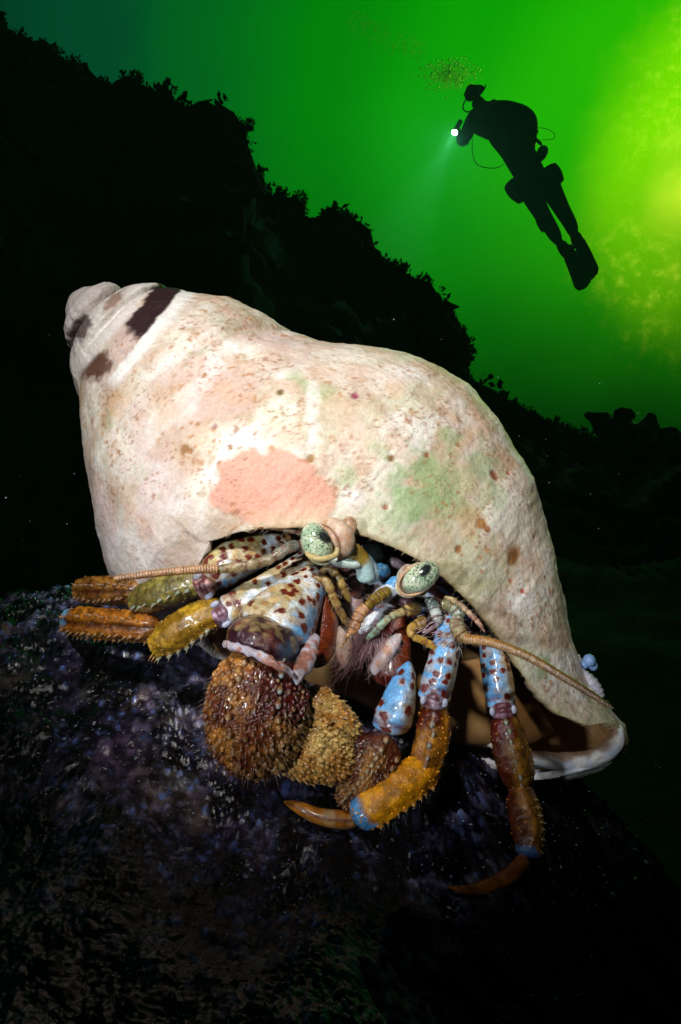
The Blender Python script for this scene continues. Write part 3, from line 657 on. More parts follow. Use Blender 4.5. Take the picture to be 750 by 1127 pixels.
# ---- leg B (left, behind)
LB = group_part('leg', CR); tag(LB, 'walking leg stretched left behind the antenna, upper of the two')
merus('merus', [(322, 590, 925, 12), (292, 602, 908, 20), (262, 614, 896, 24), (236, 630, 888, 22), (218, 643, 884, 14)], LB, -pi * .62, seed=23, cell=9, cream_side=pi / 2)
joint(LB, 224, 645, 874, 15, 7, (.5, .28, .26), d=(-.86, .5))
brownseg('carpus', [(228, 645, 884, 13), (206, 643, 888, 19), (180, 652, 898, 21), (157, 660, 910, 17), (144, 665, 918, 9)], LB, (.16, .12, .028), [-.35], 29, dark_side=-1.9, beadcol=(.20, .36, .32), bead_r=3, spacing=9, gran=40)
brownseg('propodus', [(160, 652, 930, 12), (142, 650, 940, 16), (112, 650, 960, 17), (84, 650, 985, 15)], LB, (.20, .075, .014), [.5, -.6], 31, groove=0.0, cap=(.1, .14), beadcol=(.32, .18, .10), bead_r=2.0, spacing=8, gran=30, stripes=.8)

# ---- big claw (its right cheliped)
CLAW = group_part('claw', CR); tag(CLAW, 'large right claw, knobbly red-brown and folded down in front')
l = sweep([(362, 626, 890, 15), (352, 660, 878, 20), (352, 700, 870, 20), (345, 735, 868, 14)], 70, 48)
nz = fbm(l.V, 14, 3, 3); mk('ischium', l.V, l.F, M_chitin, CLAW, col=mix((.20, .030, .006), (.50, .17, .03), sst(.45, .7, nz) * sst(.2, .8, -np.sin(l.th))))
lm = merus('carpus', [(356, 630, 872, 14), (338, 648, 858, 25), (318, 674, 840, 36), (302, 698, 826, 44), (296, 716, 822, 40)], CLAW, pi * 1.5, n=150, m=140, seed=42, cell=10, cap=(.10, .18), flat=.85, spotty=1.05)
# dark dome of the carpus end
# pale flange along the hinge
for (pts, nm) in (([(246, 708, 792, 4), (254, 711, 774, 4.4), (266, 714, 763, 4), (286, 722, 753, 5), (304, 731, 751, 4.5), (318, 739, 758, 3.6), (328, 748, 768, 2.5)], 'hinge_rim'), ([(326, 754, 768, 1.5), (328, 745, 772, 6), (335, 732, 784, 9.5), (342, 716, 804, 8.5), (348, 698, 826, 4)], 'hinge_flange'), ([(254, 700, 822, 4), (258, 702, 808, 6.5), (262, 712, 802, 4)], 'hinge_rim')):
    l = sweep(pts, 80, 40, (.1, .1), .7, disp=lambda t, th, L, r: 1.8 * (fbm(np.stack([t * L, th * 6, 0 * t], -1), 5, 2, 9) - .5) * 2)
    nz = fbm(l.V, 8, 3, 8); c = mix((.50, .44, .50), (.38, .48, .66), sst(.3, .9, -np.cos(l.th - .5))); c = mix(c, (.40, .14, .07), sst(.50, .62, nz) * .85)
    mk(nm, l.V, l.F, M_soft, CLAW, col=c)
# palm: knobbly, dark at the hinge
def lump(name, pts, par, n=150, m=150, flat=.8, cap=(.25, .3), seed=0, colf=None, rows=None, count=0, brange=(2, 3.6), arange=(-1.8, 1.8), spinef=.5, trange=(.14, .92), bcol=(.70, .42, .17)):
    def disp(t, th, L, r):
        d1, d2, idv = worley2(t * L / 7.5, th * float(np.max(r)) / 7.5, seed)
        return 1.6 * np.sqrt(np.clip(1 - (d1 / .6) ** 2, 0, 1)) + (fbm(np.stack([t * L, th * 40, 0 * t], -1), 26, 3, seed) - .5) * 9
    l = sweep(pts, n, m, cap, flat, disp=disp); c = colf(l); mk(name, l.V, l.F, M_rough_chitin, par, col=c)
    bag = Bag(); k = 0
    nr = int(math.sqrt(count * l.L / (max(l.r) * (arange[1] - arange[0]))) * 1.0); nc = max(2, count // max(1, nr))
    for i in range(nr):
        for j in range(nc):
            t = trange[0] + (trange[1] - trange[0]) * (i + .5 * (j % 2) + rng.uniform(-.2, .2)) / nr; a = arange[0] + (arange[1] - arange[0]) * (j + rng.uniform(-.25, .25)) / nc
            p, nn, T = on(l, min(t, .97), a); ii = int(np.interp(t, l.tt, np.arange(l.n))); jj = int(a / (2 * pi) * l.m) % l.m
            base = c[min(ii, l.n - 1), jj]; r = rng.uniform(*brange) * (1.25 if rng.random() < .15 else .85)
            cc = mix(base * 1.3, bcol, np.array(rng.uniform(0, 1) ** 2 * .8))
            bag.scale_(p + nn * r * .15, nn, T, r, base * .8, cc)
            if rng.random() < spinef: bag.spine(p + nn * r * .5, nn * .7 + T * 1.5, r * rng.uniform(1.3, 2.1), r * .5, cc, k=5, tipcol=(.75, .62, .5))
    bag.build('tubercles', M_rough_chitin, par, 'stuff'); return l
def palmcol(l):
    nz = fbm(l.V, 18, 4, 61); n2 = fbm(l.V, 7, 3, 63)
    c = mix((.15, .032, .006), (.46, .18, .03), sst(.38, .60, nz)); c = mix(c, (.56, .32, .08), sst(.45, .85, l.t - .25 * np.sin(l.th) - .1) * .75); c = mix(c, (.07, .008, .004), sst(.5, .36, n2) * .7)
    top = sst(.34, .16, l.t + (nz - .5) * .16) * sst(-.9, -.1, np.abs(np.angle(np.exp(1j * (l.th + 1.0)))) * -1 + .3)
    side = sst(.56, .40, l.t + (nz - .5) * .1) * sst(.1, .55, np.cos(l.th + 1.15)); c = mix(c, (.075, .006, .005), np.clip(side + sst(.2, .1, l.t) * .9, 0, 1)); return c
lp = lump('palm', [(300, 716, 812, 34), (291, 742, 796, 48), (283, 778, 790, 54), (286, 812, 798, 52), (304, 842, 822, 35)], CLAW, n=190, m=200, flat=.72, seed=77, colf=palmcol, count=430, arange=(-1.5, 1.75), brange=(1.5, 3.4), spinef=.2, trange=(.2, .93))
bag = Bag()
for k in range(11):                       # the pale keel row down the middle of the palm
    t = .14 + .075 * k; p, nn, T = on(lp, min(t, .95), -.35 - .03 * k); bag.scale_(p + nn * 1.2, nn, T, 3.5 - .1 * k, (.25, .10, .03), (.42, .50, .48) if k < 4 else (.66, .44, .2))
for k in range(9):
    t = .2 + .08 * k; p, nn, T = on(lp, min(t, .95), .45); bag.scale_(p + nn * 1.0, nn, T, 3.3, (.22, .08, .02), (.64, .42, .22))
bag.build('keel_tubercles', M_rough_chitin, CLAW)
def fingcol(l):
    nz = fbm(l.V, 16, 4, 71); c = mix((.55, .24, .045), (.78, .50, .15), sst(.40, .6, nz)); return mix(c, (.20, .055, .012), sst(.35, .1, l.t) * .6)
lump('fixed_finger', [(306, 800, 820, 30), (330, 818, 812, 37), (356, 832, 812, 31), (380, 840, 822, 19), (396, 842, 834, 7)], CLAW, n=130, m=130, seed=83, colf=fingcol, count=260, brange=(1.5, 2.8), arange=(-1.9, 1.6), spinef=.2, flat=.7, bcol=(.62, .48, .22))
lump('movable_finger', [(322, 768, 826, 22), (346, 782, 822, 27), (370, 797, 824, 22), (388, 811, 832, 14), (398, 824, 842, 5)], CLAW, n=110, m=110, seed=87, colf=fingcol, count=120, brange=(1.5, 2.5), arange=(-1.9, 1.6), spinef=.5, flat=.7, bcol=(.62, .42, .2))
setae(CLAW, lp, 130, (.3, .9), (-1.3, 1.8), (7, 13), (.42, .24, .12), .3)

# ---- small claw (its left cheliped)
SC = group_part('claw', CR); tag(SC, 'smaller left claw with a white and blue wrist')
l = sweep([(438, 668, 900, 11), (436, 700, 890, 16), (432, 730, 878, 21), (430, 756, 868, 20)], 70, 48)
nz = fbm(l.V, 12, 3, 3); mk('ischium', l.V, l.F, M_chitin, SC, col=mix((.08, .008, .003), (.20, .032, .006), sst(.42, .62, nz)))
lw = merus('carpus', [(451, 728, 858, 8), (445, 750, 850, 15), (438, 776, 842, 21), (431, 796, 838, 23.5), (428, 807, 838, 20)], SC, .9, seed=57, cell=10.5, cap=(.25, .14), spotty=.8, n=120, m=100)
def sp_col(l):
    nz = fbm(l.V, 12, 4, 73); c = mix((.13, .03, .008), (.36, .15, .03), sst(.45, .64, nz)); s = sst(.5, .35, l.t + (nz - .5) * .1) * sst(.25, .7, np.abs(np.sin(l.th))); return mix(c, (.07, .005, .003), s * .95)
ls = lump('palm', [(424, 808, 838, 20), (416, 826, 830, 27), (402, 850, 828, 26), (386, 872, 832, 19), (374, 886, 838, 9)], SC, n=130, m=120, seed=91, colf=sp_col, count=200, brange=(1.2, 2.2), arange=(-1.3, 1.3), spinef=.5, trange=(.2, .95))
bag = Bag()
for k in range(11):
    t = .12 + .072 * k; p, nn, T = on(ls, t, .0 + .02 * k); bag.scale_(p + nn * .6, nn, T, 3.3 - .1 * k, (.3, .14, .04), (.62, .46, .26))
for k in range(9):
    t = .2 + .08 * k; p, nn, T = on(ls, t, -.75); bag.scale_(p + nn * .6, nn, T, 2.6, (.25, .1, .03), (.58, .36, .18))
bag.build('keel_tubercles', M_rough_chitin, SC)

# ---- leg C (right of the mouth, blue-tipped, folded under)
def dome():
    n, m = 90, 90; i = np.linspace(0, pi, n)[:, None]; j = (np.arange(m) / m * 2 * pi)[None]
    S = np.stack([np.sin(i) * np.cos(j), np.sin(i) * np.sin(j), np.cos(i) + 0 * j], -1); k = 806 / F; ro = -.38
    X, Y, Z = S[..., 0] * 41 * k, S[..., 1] * 44 * k, S[..., 2] * 29 * k
    P = np.stack([X * math.cos(ro) - Z * math.sin(ro), Y, X * math.sin(ro) + Z * math.cos(ro)], -1) + at(290, 707, 804)
    P = P + S * (fbm(P, 16, 3, 7)[..., None] - .5) * 7
    nz = fbm(P, 9, 4, 5); c = mix((.040, .008, .016), (.16, .045, .03), sst(.42, .68, nz)); c = mix(c, (.02, .11, .20), sst(.35, .9, S[..., 0] + (nz - .5)) * .85)
    c = mix(c, (.38, .20, .09), sst(.25, .6, -S[..., 2] + (nz - .5) * .8) * sst(.4, -.3, S[..., 0]) * .6); c = mix(c, (.42, .30, .12), sst(.55, .9, S[..., 2] + (fbm(P, 6, 2, 9) - .5) * 1.6) * .6)
    mk('carpus_dome', P, gridfaces(n, m), M_chitin, CLAW, col=c)
dome()
LC = group_part('leg', CR); tag(LC, 'orange walking leg with a sky blue tip, bent inward')
merus('merus', [(500, 672, 872, 8), (494, 700, 862, 15), (487, 732, 852, 18.5), (480, 758, 846, 19.5), (477, 772, 846, 16)], LC, .55, seed=63, cell=8.6, cream_side=-1.6)
joint(LC, 478, 772, 838, 14, 13, (.5, .34, .42), d=(-.15, 1))
brownseg('carpus', [(478, 776, 850, 13), (478, 792, 842, 18.5), (476, 816, 838, 20.5), (470, 838, 838, 19), (464, 856, 842, 12)], LC, (.34, .12, .008), [.18], 67, prox=.9, dark_side=None, beadcol=(.40, .58, .62), bead_r=3.2, spacing=8.5, gran=90, ridge=[.18, -.9], tl=(.2, .95))
lq = brownseg('propodus', [(480, 838, 852, 14), (463, 850, 836, 22), (440, 867, 824, 24.5), (414, 886, 816, 23.5), (389, 903, 816, 20)], LC, (.78, .29, .008), [-.95], 71, cap=(.1, .13), tip=((.12, .42, .85), .82, None), beadcol=(.60, .36, .10), bead_r=2.3, spacing=8, gran=120, ridge=[-.9], stripes=.35, tl=(.2, .85))
l = sweep([(396, 900, 842, 9), (376, 902, 838, 10.5), (350, 898, 838, 9), (330, 889, 842, 7), (312, 882, 848, 3)], 70, 36, (.1, .2)); nz = fbm(l.V, 10, 3, 5)
c = mix(ORANGE, (.62, .36, .16), sst(.4, .65, nz)); c = mix(c, (.15, .035, .008), np.exp(-((l.th - .2) / .2) ** 2) * .9 + np.exp(-((l.th - 2 * pi - .2) / .2) ** 2) * .9)
mk('dactyl', l.V, l.F, M_chitin, LC, col=c); setae(LC, lq, 40, (.1, .8), (-2.2, -1.3), (5, 13), (.35, .42, .42), .25)

# ---- leg D (right, in the shell's shade)
LD = group_part('leg', CR); tag(LD, 'rightmost walking leg, brown with a white spotted upper segment')
merus('merus', [(538, 690, 935, 9), (542, 716, 926, 15), (547, 742, 918, 18), (551, 766, 914, 18), (553, 778, 914, 14)], LD, .9, seed=71, cell=8.6)
joint(LD, 554, 782, 905, 14, 17, (.42, .22, .30), d=(.1, 1))
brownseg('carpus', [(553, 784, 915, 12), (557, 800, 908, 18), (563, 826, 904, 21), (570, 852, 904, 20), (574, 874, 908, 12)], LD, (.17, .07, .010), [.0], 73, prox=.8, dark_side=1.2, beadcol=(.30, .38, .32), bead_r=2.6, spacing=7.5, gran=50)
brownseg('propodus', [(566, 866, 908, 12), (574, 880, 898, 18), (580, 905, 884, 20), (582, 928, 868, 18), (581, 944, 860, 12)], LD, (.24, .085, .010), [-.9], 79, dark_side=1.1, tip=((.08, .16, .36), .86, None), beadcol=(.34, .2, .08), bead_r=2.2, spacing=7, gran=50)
l = sweep([(580, 944, 864, 9), (562, 962, 850, 9), (540, 974, 838, 8), (516, 979, 828, 5.5), (492, 976, 820, 2)], 60, 30, (.08, .2)); mk('dactyl', l.V, l.F, M_chitin, LD, col=mix((.40, .12, .01), (.2, .05, .01), sst(.4, .6, fbm(l.V, 9, 3, 1))))

# ---- carapace, face and mouthparts
def cara():
    n, m = 90, 90; V = []; cx, cy = 425, 650
    for i in range(n):
        ph = pi * i / (n - 1)
        for j in range(m):
            a = 2 * pi * j / m; V.append((math.sin(ph) * math.cos(a), math.sin(ph) * math.sin(a), math.cos(ph)))
    V = np.array(V).reshape(n, m, 3); c = at(cx, cy, 968); ang = -.38
    X = V[..., 0] * 112; Z = V[..., 2] * 46; Y = V[..., 1] * 74
    X2 = X * math.cos(ang) - Z * math.sin(ang); Z2 = X * math.sin(ang) + Z * math.cos(ang); P = np.stack([X2, Y, Z2], -1) + c
    nz = fbm(P, 20, 4, 201); nf = fbm(P, 8, 3, 205); P = P + (V * (nz - .5)[..., None] * 16)
    col = mix((.055, .018, .012), (.16, .05, .05), sst(.42, .62, nz)); col = mix(col, (.05, .16, .36), sst(.55, .66, nf) * .8); col = mix(col, (.40, .50, .62), sst(.64, .72, fbm(P + 50, 11, 3, 207)) * .7)
    mk('carapace', P, gridfaces(n, m), M_chitin, CR, col=col)
cara()
def blob(name, par, x, y, D, rx, ry, rz, col, rot=0, seed=0, noise=.12, mat=None, dark=None):
    n, m = 44, 44; i = np.linspace(0, pi, n)[:, None]; j = (np.arange(m) / m * 2 * pi)[None]
    S = np.stack([np.sin(i) * np.cos(j), np.sin(i) * np.sin(j), np.cos(i) + 0 * j], -1); c = at(x, y, D); k = D / F
    f = 1 + noise * 2 * (fbm(S * 10 + seed, 7, 3, seed) - .5)
    X = S[..., 0] * rx * k * f; Z = S[..., 2] * rz * k * f; Y = S[..., 1] * ry * k * f
    P = np.stack([X * math.cos(rot) - Z * math.sin(rot), Y, X * math.sin(rot) + Z * math.cos(rot)], -1) + c
    nz = fbm(P, 9, 3, seed + 2); cc = mix(col, np.array(col) * .55 if dark is None else dark, sst(.5, .68, nz))
    return mk(name, P, gridfaces(n, m), mat or M_soft, par, col=cc)
MP = group_part('mouthparts', CR)
blob('maxilliped', MP, 378, 712, 872, 10, 12, 25, (.50, .38, .32), .12, 1, dark=(.55, .30, .20))
blob('maxilliped', MP, 425, 720, 866, 9, 12, 27, (.58, .52, .54), -.62, 2, dark=(.62, .34, .20))
blob('maxilliped', MP, 412, 683, 884, 9, 10, 23, (.66, .68, .72), -.95, 3, dark=(.40, .25, .3))
blob('maxilliped', MP, 392, 664, 892, 9, 10, 24, (.34, .22, .22), .1, 4)
blob('maxilliped', MP, 364, 674, 880, 8, 10, 36, (.16, .07, .05), -.2, 5)
blob('mandible', MP, 402, 706, 898, 34, 16, 36, (.12, .05, .045), 0, 6)
def palp(pts, c0, c1, par=MP, n=90, m=26, nm='palp', cap=(.05, .12), mat=None, seg=0, cuts=(.3, .52, .74), hair=26, thin=.84):
    pts = [(a, b, c, d * thin) for a, b, c, d in pts]
    def disp(t, th, L, r):
        d = .05 * r * np.cos(3 * th + t * 5) + .16 * r * (fbm(np.stack([t * L, th * 5, 0 * t], -1), 4, 3, 9) - .5)
        for q in cuts: d = d - .20 * r * np.exp(-((t - q) / .018) ** 2) + .10 * r * np.exp(-((t - q + .04) / .025) ** 2)
        return d
    l = sweep(pts, n, m, cap, .85, disp=disp); nz = fbm(l.V, 6, 4, 4); n2 = fbm(l.V, 2.5, 2, 14)
    c = mix(np.array(c0) * .85, np.array(c1) * .85, sst(.2, .8, l.t + (nz - .5) * .5)); c = mix(c, c * .35, sst(.52, .66, nz) * .8); c = mix(c, (.16, .05, .02), sst(.60, .70, n2) * .7)
    for q in cuts: c = mix(c, (.10, .03, .02), np.exp(-((l.t - q) / .016) ** 2) * .85)
    c = c * (1.15, .95, .7)
    mk(nm, l.V, l.F, mat or M_soft, par, col=c)
    if hair: setae(par, l, hair, (.1, .98), (-2.4, 2.4), (3, 7.5), (.46, .36, .28), .22, lean=.8)
    return l
def coil(cx, cy, D, R, r, c0, tail, seed=0):
    pts = [(cx + R * math.cos(a) * (1 - .28 * (5.2 - a) / 5.2), cy + R * math.sin(a) * (1 - .28 * (5.2 - a) / 5.2), D - 2 * a, r * (.6 + .4 * a / 5.2)) for a in np.linspace(0, 5.2, 9)]
    return palp(pts[::1] + tail, c0, np.array(c0) * .9, n=110, m=20, cuts=(.55, .75), thin=.9)
coil(349, 642, 858, 7, 4, (.34, .26, .10), [(360, 640, 845, 5.4), (366, 655, 845, 5.2), (374, 672, 848, 4.8), (384, 690, 854, 4)])
coil(360, 633, 866, 7, 4, (.34, .27, .09), [(372, 634, 856, 5), (378, 648, 856, 4.8), (386, 664, 862, 4)])
palp([(462, 670, 868, 7.5), (452, 671, 858, 8), (440, 675, 852, 5.5), (426, 682, 848, 5.2), (412, 696, 850, 4.5), (402, 704, 856, 3)], (.42, .34, .14), (.26, .52, .50))
palp([(466, 680, 868, 6), (462, 688, 858, 8.5), (453, 692, 850, 6), (455, 700, 846, 5), (468, 706, 848, 5), (484, 716, 852, 4)], (.42, .32, .10), (.60, .42, .06))
bag = Bag()
def fan(x, y, D, dx, dz, n, L, spread, col, r=.35):
    for _ in range(n):
        d = np.array([dx, -.3, dz]) + rng.normal(size=3) * spread
        bag.spine(at(x + rng.normal() * 6, y + rng.normal() * 6, D), d, L * rng.uniform(.6, 1.2), r * .7, np.array(col) * 1.5, k=3, bend=rng.normal(size=3) * .25, tipcol=np.array(col) * 1.4)
fan(404, 700, 862, -.3, -.9, 150, 30, .45, (.26, .14, .15)); fan(380, 722, 858, -.1, -1, 40, 14, .5, (.42, .28, .26), .25); fan(420, 728, 852, -.2, -1, 50, 14, .5, (.42, .28, .26), .25); fan(432, 708, 850, .3, -.8, 40, 12, .6, (.42, .28, .26), .25); fan(396, 720, 868, -.9, -.5, 60, 36, .3, (.30, .14, .15), .3); fan(420, 702, 862, .1, -1, 70, 26, .35, (.34, .22, .24))
for k in range(26): fan(462 + k * 1.2, 690 + k * .85, 848, .75, .42, 2, 15, .12, (.50, .36, .40), .55)
fan(492, 708, 846, .3, .1, 40, 12, .6, (.55, .50, .42))
bag.build('setae', M_seta, MP, 'stuff')
for (x, y, D, rx, rz, col, rot, sd) in [(404, 626, 870, 12, 20, (.36, .52, .60), .5, 1), (421, 628, 884, 9, 9, (.06, .26, .52), 0, 2), (434, 646, 872, 10, 14, (.10, .32, .62), -.7, 3), (424, 654, 868, 16, 9, (.55, .62, .75), .5, 4), (410, 608, 892, 11, 15, (.16, .30, .36), .6, 5), (448, 662, 872, 9, 6, (.12, .04, .05), 0, 6), (437, 620, 890, 12, 6, (.30, .20, .22), -.4, 7), (392, 646, 884, 10, 12, (.20, .07, .06), 0, 8)]:
    blob('face_plate', CR, x, y, D, rx, 8, rz, col, rot, 30 + sd, .2, M_chitin)

# ---- eyes
def eye(x, y, D, a, b, rot, pupil, stalk, name_label, look):
    E = group_part('eye', CR); tag(E, name_label)
    n, m = 150, 150; i = np.linspace(0, pi, n)[:, None]; j = (np.arange(m) / m * 2 * pi)[None]
    S = np.stack([np.sin(i) * np.cos(j), np.sin(i) * np.sin(j), np.cos(i) + 0 * j], -1); k = D / F
    X = S[..., 0] * a * k; Z = S[..., 2] * b * k; Y = S[..., 1] * a * .9 * k
    P = np.stack([X * math.cos(rot) - Z * math.sin(rot), Y, X * math.sin(rot) + Z * math.cos(rot)], -1) + at(x, y, D)
    q = P - at(pupil[0], pupil[1], D); d = np.hypot(q[..., 0], q[..., 2]) / k
    n1 = vnoise(P / 1.0, 5); n2 = fbm(P, 6, 3, 7)
    col = mix((.34, .46, .30), (.54, .60, .42), sst(.4, .6, n2))
    dens = sst(22, 3, d) * .24; fro = S[..., 1] < .25
    col = mix(col, (.03, .05, .03), sst(.68 - dens, .78 - dens, n1 + (fbm(P, 2.2, 2, 9) - .5) * .25) * .85)
    col = mix(col, (.012, .016, .018), sst(7.6, 4.2, np.hypot(q[..., 0] * 1.0 + q[..., 2] * pupil[2], q[..., 2] * .9) / k + (n1 - .5) * 2.4) * fro)
    mk('cornea', P, gridfaces(n, m), M_eye, E, col=col)
    return E, P, S
E1, P1, S1 = eye(349, 597, 838, 16.5, 23, .42, (358, 591, .6), None, 'left green speckled eye under the shell lip', None)
# stalk of the left eye, pinkish lobe over it
l = sweep([(366, 606, 842, 15), (382, 604, 846, 11.5), (394, 611, 852, 9.5), (401, 622, 858, 10), (404, 640, 866, 11)], 80, 50, (.16, .12)); nz = fbm(l.V, 8, 3, 3)
c = mix((.46, .34, .18), (.30, .18, .02), sst(.2, .4, l.t)); c = mix(c, (.26, .20, .04), sst(.35, .5, nz) * .4); c = mix(c, (.44, .62, .62), sst(.52, .66, l.t + (nz - .5) * .15)); mk('eyestalk', l.V, l.F, M_soft, E1, col=c)
l = sweep([(352, 575, 834, 3), (366, 578, 828, 9), (376, 588, 826, 12.5), (380, 600, 830, 11), (376, 612, 838, 6)], 80, 50, (.15, .2), .8, disp=lambda t, th, L, r: -1.6 * np.exp(-((th - .6) / .16) ** 2) + 1.2 * np.exp(-((th - 1.1) / .2) ** 2))
nz = fbm(l.V, 8, 4, 13); c = mix((.52, .30, .18), (.58, .42, .30), sst(.4, .6, nz)); c = mix(c, (.22, .07, .02), np.exp(-((l.th - .6) / .18) ** 2) * .9); mk('eye_lobe', l.V, l.F, M_soft, E1, col=c)
blob('eye_lobe', E1, 383, 582, 833, 9.5, 8, 14, (.55, .33, .20), -.3, 71, .1)
l = sweep([(336, 608, 834, 2), (344, 613, 824, 3.2), (356, 615, 822, 3.4), (370, 610, 826, 3.2), (372, 598, 826, 2)], 60, 20); mk('eye_rim', l.V, l.F, M_soft, E1, col=np.broadcast_to((.50, .38, .16), l.V.shape))
blob('eye_base', E1, 378, 618, 846, 20, 9, 6.5, (.52, .62, .56), -.25, 73, .1)
E2, P2, S2 = eye(463.5, 635, 832, 15.5, 22.5, -.98, (467, 627, -.5), None, 'right green speckled eye facing the viewer', None)
l = sweep([(447, 648, 852, 12), (453, 641, 846, 19), (458, 637, 842, 20)], 40, 60, (.3, .1)); nz = fbm(l.V, 8, 3, 23); mk('eyestalk', l.V, l.F, M_soft, E2, col=mix((.50, .32, .22), (.52, .60, .52), sst(.4, .6, nz)))
def ring(E, x, y, D, a, b, rot, r, col):
    A = np.linspace(0, 2 * pi, 90); k = D / F; pts = []
    for t in A:
        X, Z = a * math.cos(t), b * math.sin(t); pts.append((x + X * math.cos(rot) - Z * math.sin(rot), y - (X * math.sin(rot) + Z * math.cos(rot)), D + 3, r))
    l = sweep(pts, 120, 12, (0, 0)); mk('eye_rim', l.V, l.F, M_soft, E, col=np.broadcast_to(col, l.V.shape))
ring(E2, 459.5, 637.5, 826, 14.5, 23.2, -.98, 1.5, (.50, .30, .17)); ring(E2, 458.5, 638, 842, 15, 24, -.98, 1.9, (.55, .50, .36))
ring(E1, 351, 598, 843, 17.2, 24, .42, 1.5, (.42, .42, .22))

# ---- antennules and antennae
AN = group_part('antennule', CR)
l = palp([(428, 650, 862, 6.5), (418, 656, 850, 7.5), (408, 664, 842, 7.2), (402, 670, 838, 6)], (.30, .27, .04), (.24, .18, .03), AN, nm='peduncle'); setae(AN, l, 30, (.1, .9), (-2, 2), (3, 6), (.3, .2, .1), .25)
palp([(404, 668, 836, 8), (398, 674, 834, 8), (393, 684, 832, 7.5), (389, 694, 832, 6), (386, 700, 834, 2)], (.55, .34, .22), (.50, .27, .15), AN, nm='segment')
l = palp([(389, 690, 832, 3), (385, 697, 830, 3), (380, 705, 828, 1.8), (375, 715, 826, .5)], (.46, .26, .10), (.35, .18, .07), AN, nm='flagellum', seg=9); setae(AN, l, 50, (0, .9), (-3, 3), (3, 6), (.42, .26, .12), .25, lean=1)
A1_ = group_part('antenna', CR); tag(A1_, 'left antenna reaching out to the left, ringed and orange')
palp([(366, 596, 880, 4), (350, 600, 872, 8), (332, 600, 862, 8), (318, 603, 854, 7.6), (296, 616, 846, 7), (272, 622, 842, 6.6), (246, 626, 842, 6.2), (232, 628, 842, 5)], (.16, .23, .30), (.34, .30, .18), A1_, nm='peduncle', mat=M_chitin)
palp([(344, 590, 866, 3.4), (318, 584, 856, 2.6), (296, 581, 850, 1.8), (278, 581, 846, .6)], (.48, .42, .40), (.38, .26, .14), A1_, nm='scale')
def flag(pts, rings, par, c0, c1, m=20, hairs=60):
    l = sweep(pts, rings * 6, m, (.01, .03)); ph = l.t * rings; saw = ph - np.floor(ph)
    fr = np.exp(-((saw - .08) / .10) ** 2) + np.exp(-((saw - 1.08) / .10) ** 2)
    ctr = l.c[:, None]; V = ctr + (l.V - ctr) * (1 - .13 * fr[..., None] + .05 * np.sin(saw * pi)[..., None])
    nz = fbm(V, 10, 3, 6); c = mix(c0, c1, sst(0, 1, l.t)); c = mix(c, np.array(c0) * .35, np.clip(fr, 0, 1) * .75); c = mix(c, (.62, .46, .32), sst(.3, .9, np.cos(l.th - .4)) * .35 * (1 - np.clip(fr, 0, 1)))
    mk('flagellum', V, l.F, M_chitin, par, col=c)
    bag = Bag()
    for _ in range(hairs):
        p, nn, T = on(l, rng.uniform(.02, .95), rng.choice([1.5, -1.5, 1.2, -1.2])); bag.spine(p, nn + T * .9, rng.uniform(3, 5.5), .25, (.5, .32, .14), k=3)
    bag.build('setae', M_seta, par, 'stuff'); return l
flag([(240, 626, 840, 5.0), (215, 627, 834, 4.7), (180, 630, 826, 4.3), (148, 634, 818, 3.7), (125, 637, 812, 3.2)], 36, A1_, (.46, .20, .06), (.42, .17, .05))
A2_ = group_part('antenna', CR); tag(A2_, 'right antenna crossing the shell lip, long and amber')
palp([(470, 660, 878, 5), (477, 665, 868, 8), (480, 676, 860, 7.5), (482, 684, 858, 5.5), (481, 690, 858, 1.5)], (.30, .46, .56), (.44, .58, .74), A2_, nm='peduncle_spine', mat=M_chitin)
palp([(486, 668, 872, 8), (496, 666, 862, 9.5), (505, 672, 856, 9.5), (508, 680, 852, 8)], (.24, .26, .14), (.34, .46, .48), A2_, nm='peduncle', mat=M_chitin)
palp([(505, 676, 858, 7), (503, 688, 846, 9.5), (508, 699, 840, 9.2), (517, 706, 838, 6)], (.34, .44, .42), (.34, .26, .10), A2_, nm='peduncle', mat=M_chitin)
palp([(489, 657, 862, 2.2), (500, 661, 852, 3.6), (514, 672, 844, 3.6), (527, 686, 836, 3.2), (534, 696, 832, 1)], (.55, .52, .34), (.55, .36, .34), A2_, nm='scale')
flag([(511, 703, 838, 5.4), (540, 707, 826, 5.2), (580, 722, 808, 4.9), (625, 748, 788, 4.4), (660, 770, 772, 3.4), (676, 780, 764, 1.4)], 62, A2_, (.46, .20, .03), (.17, .07, .025), hairs=110)

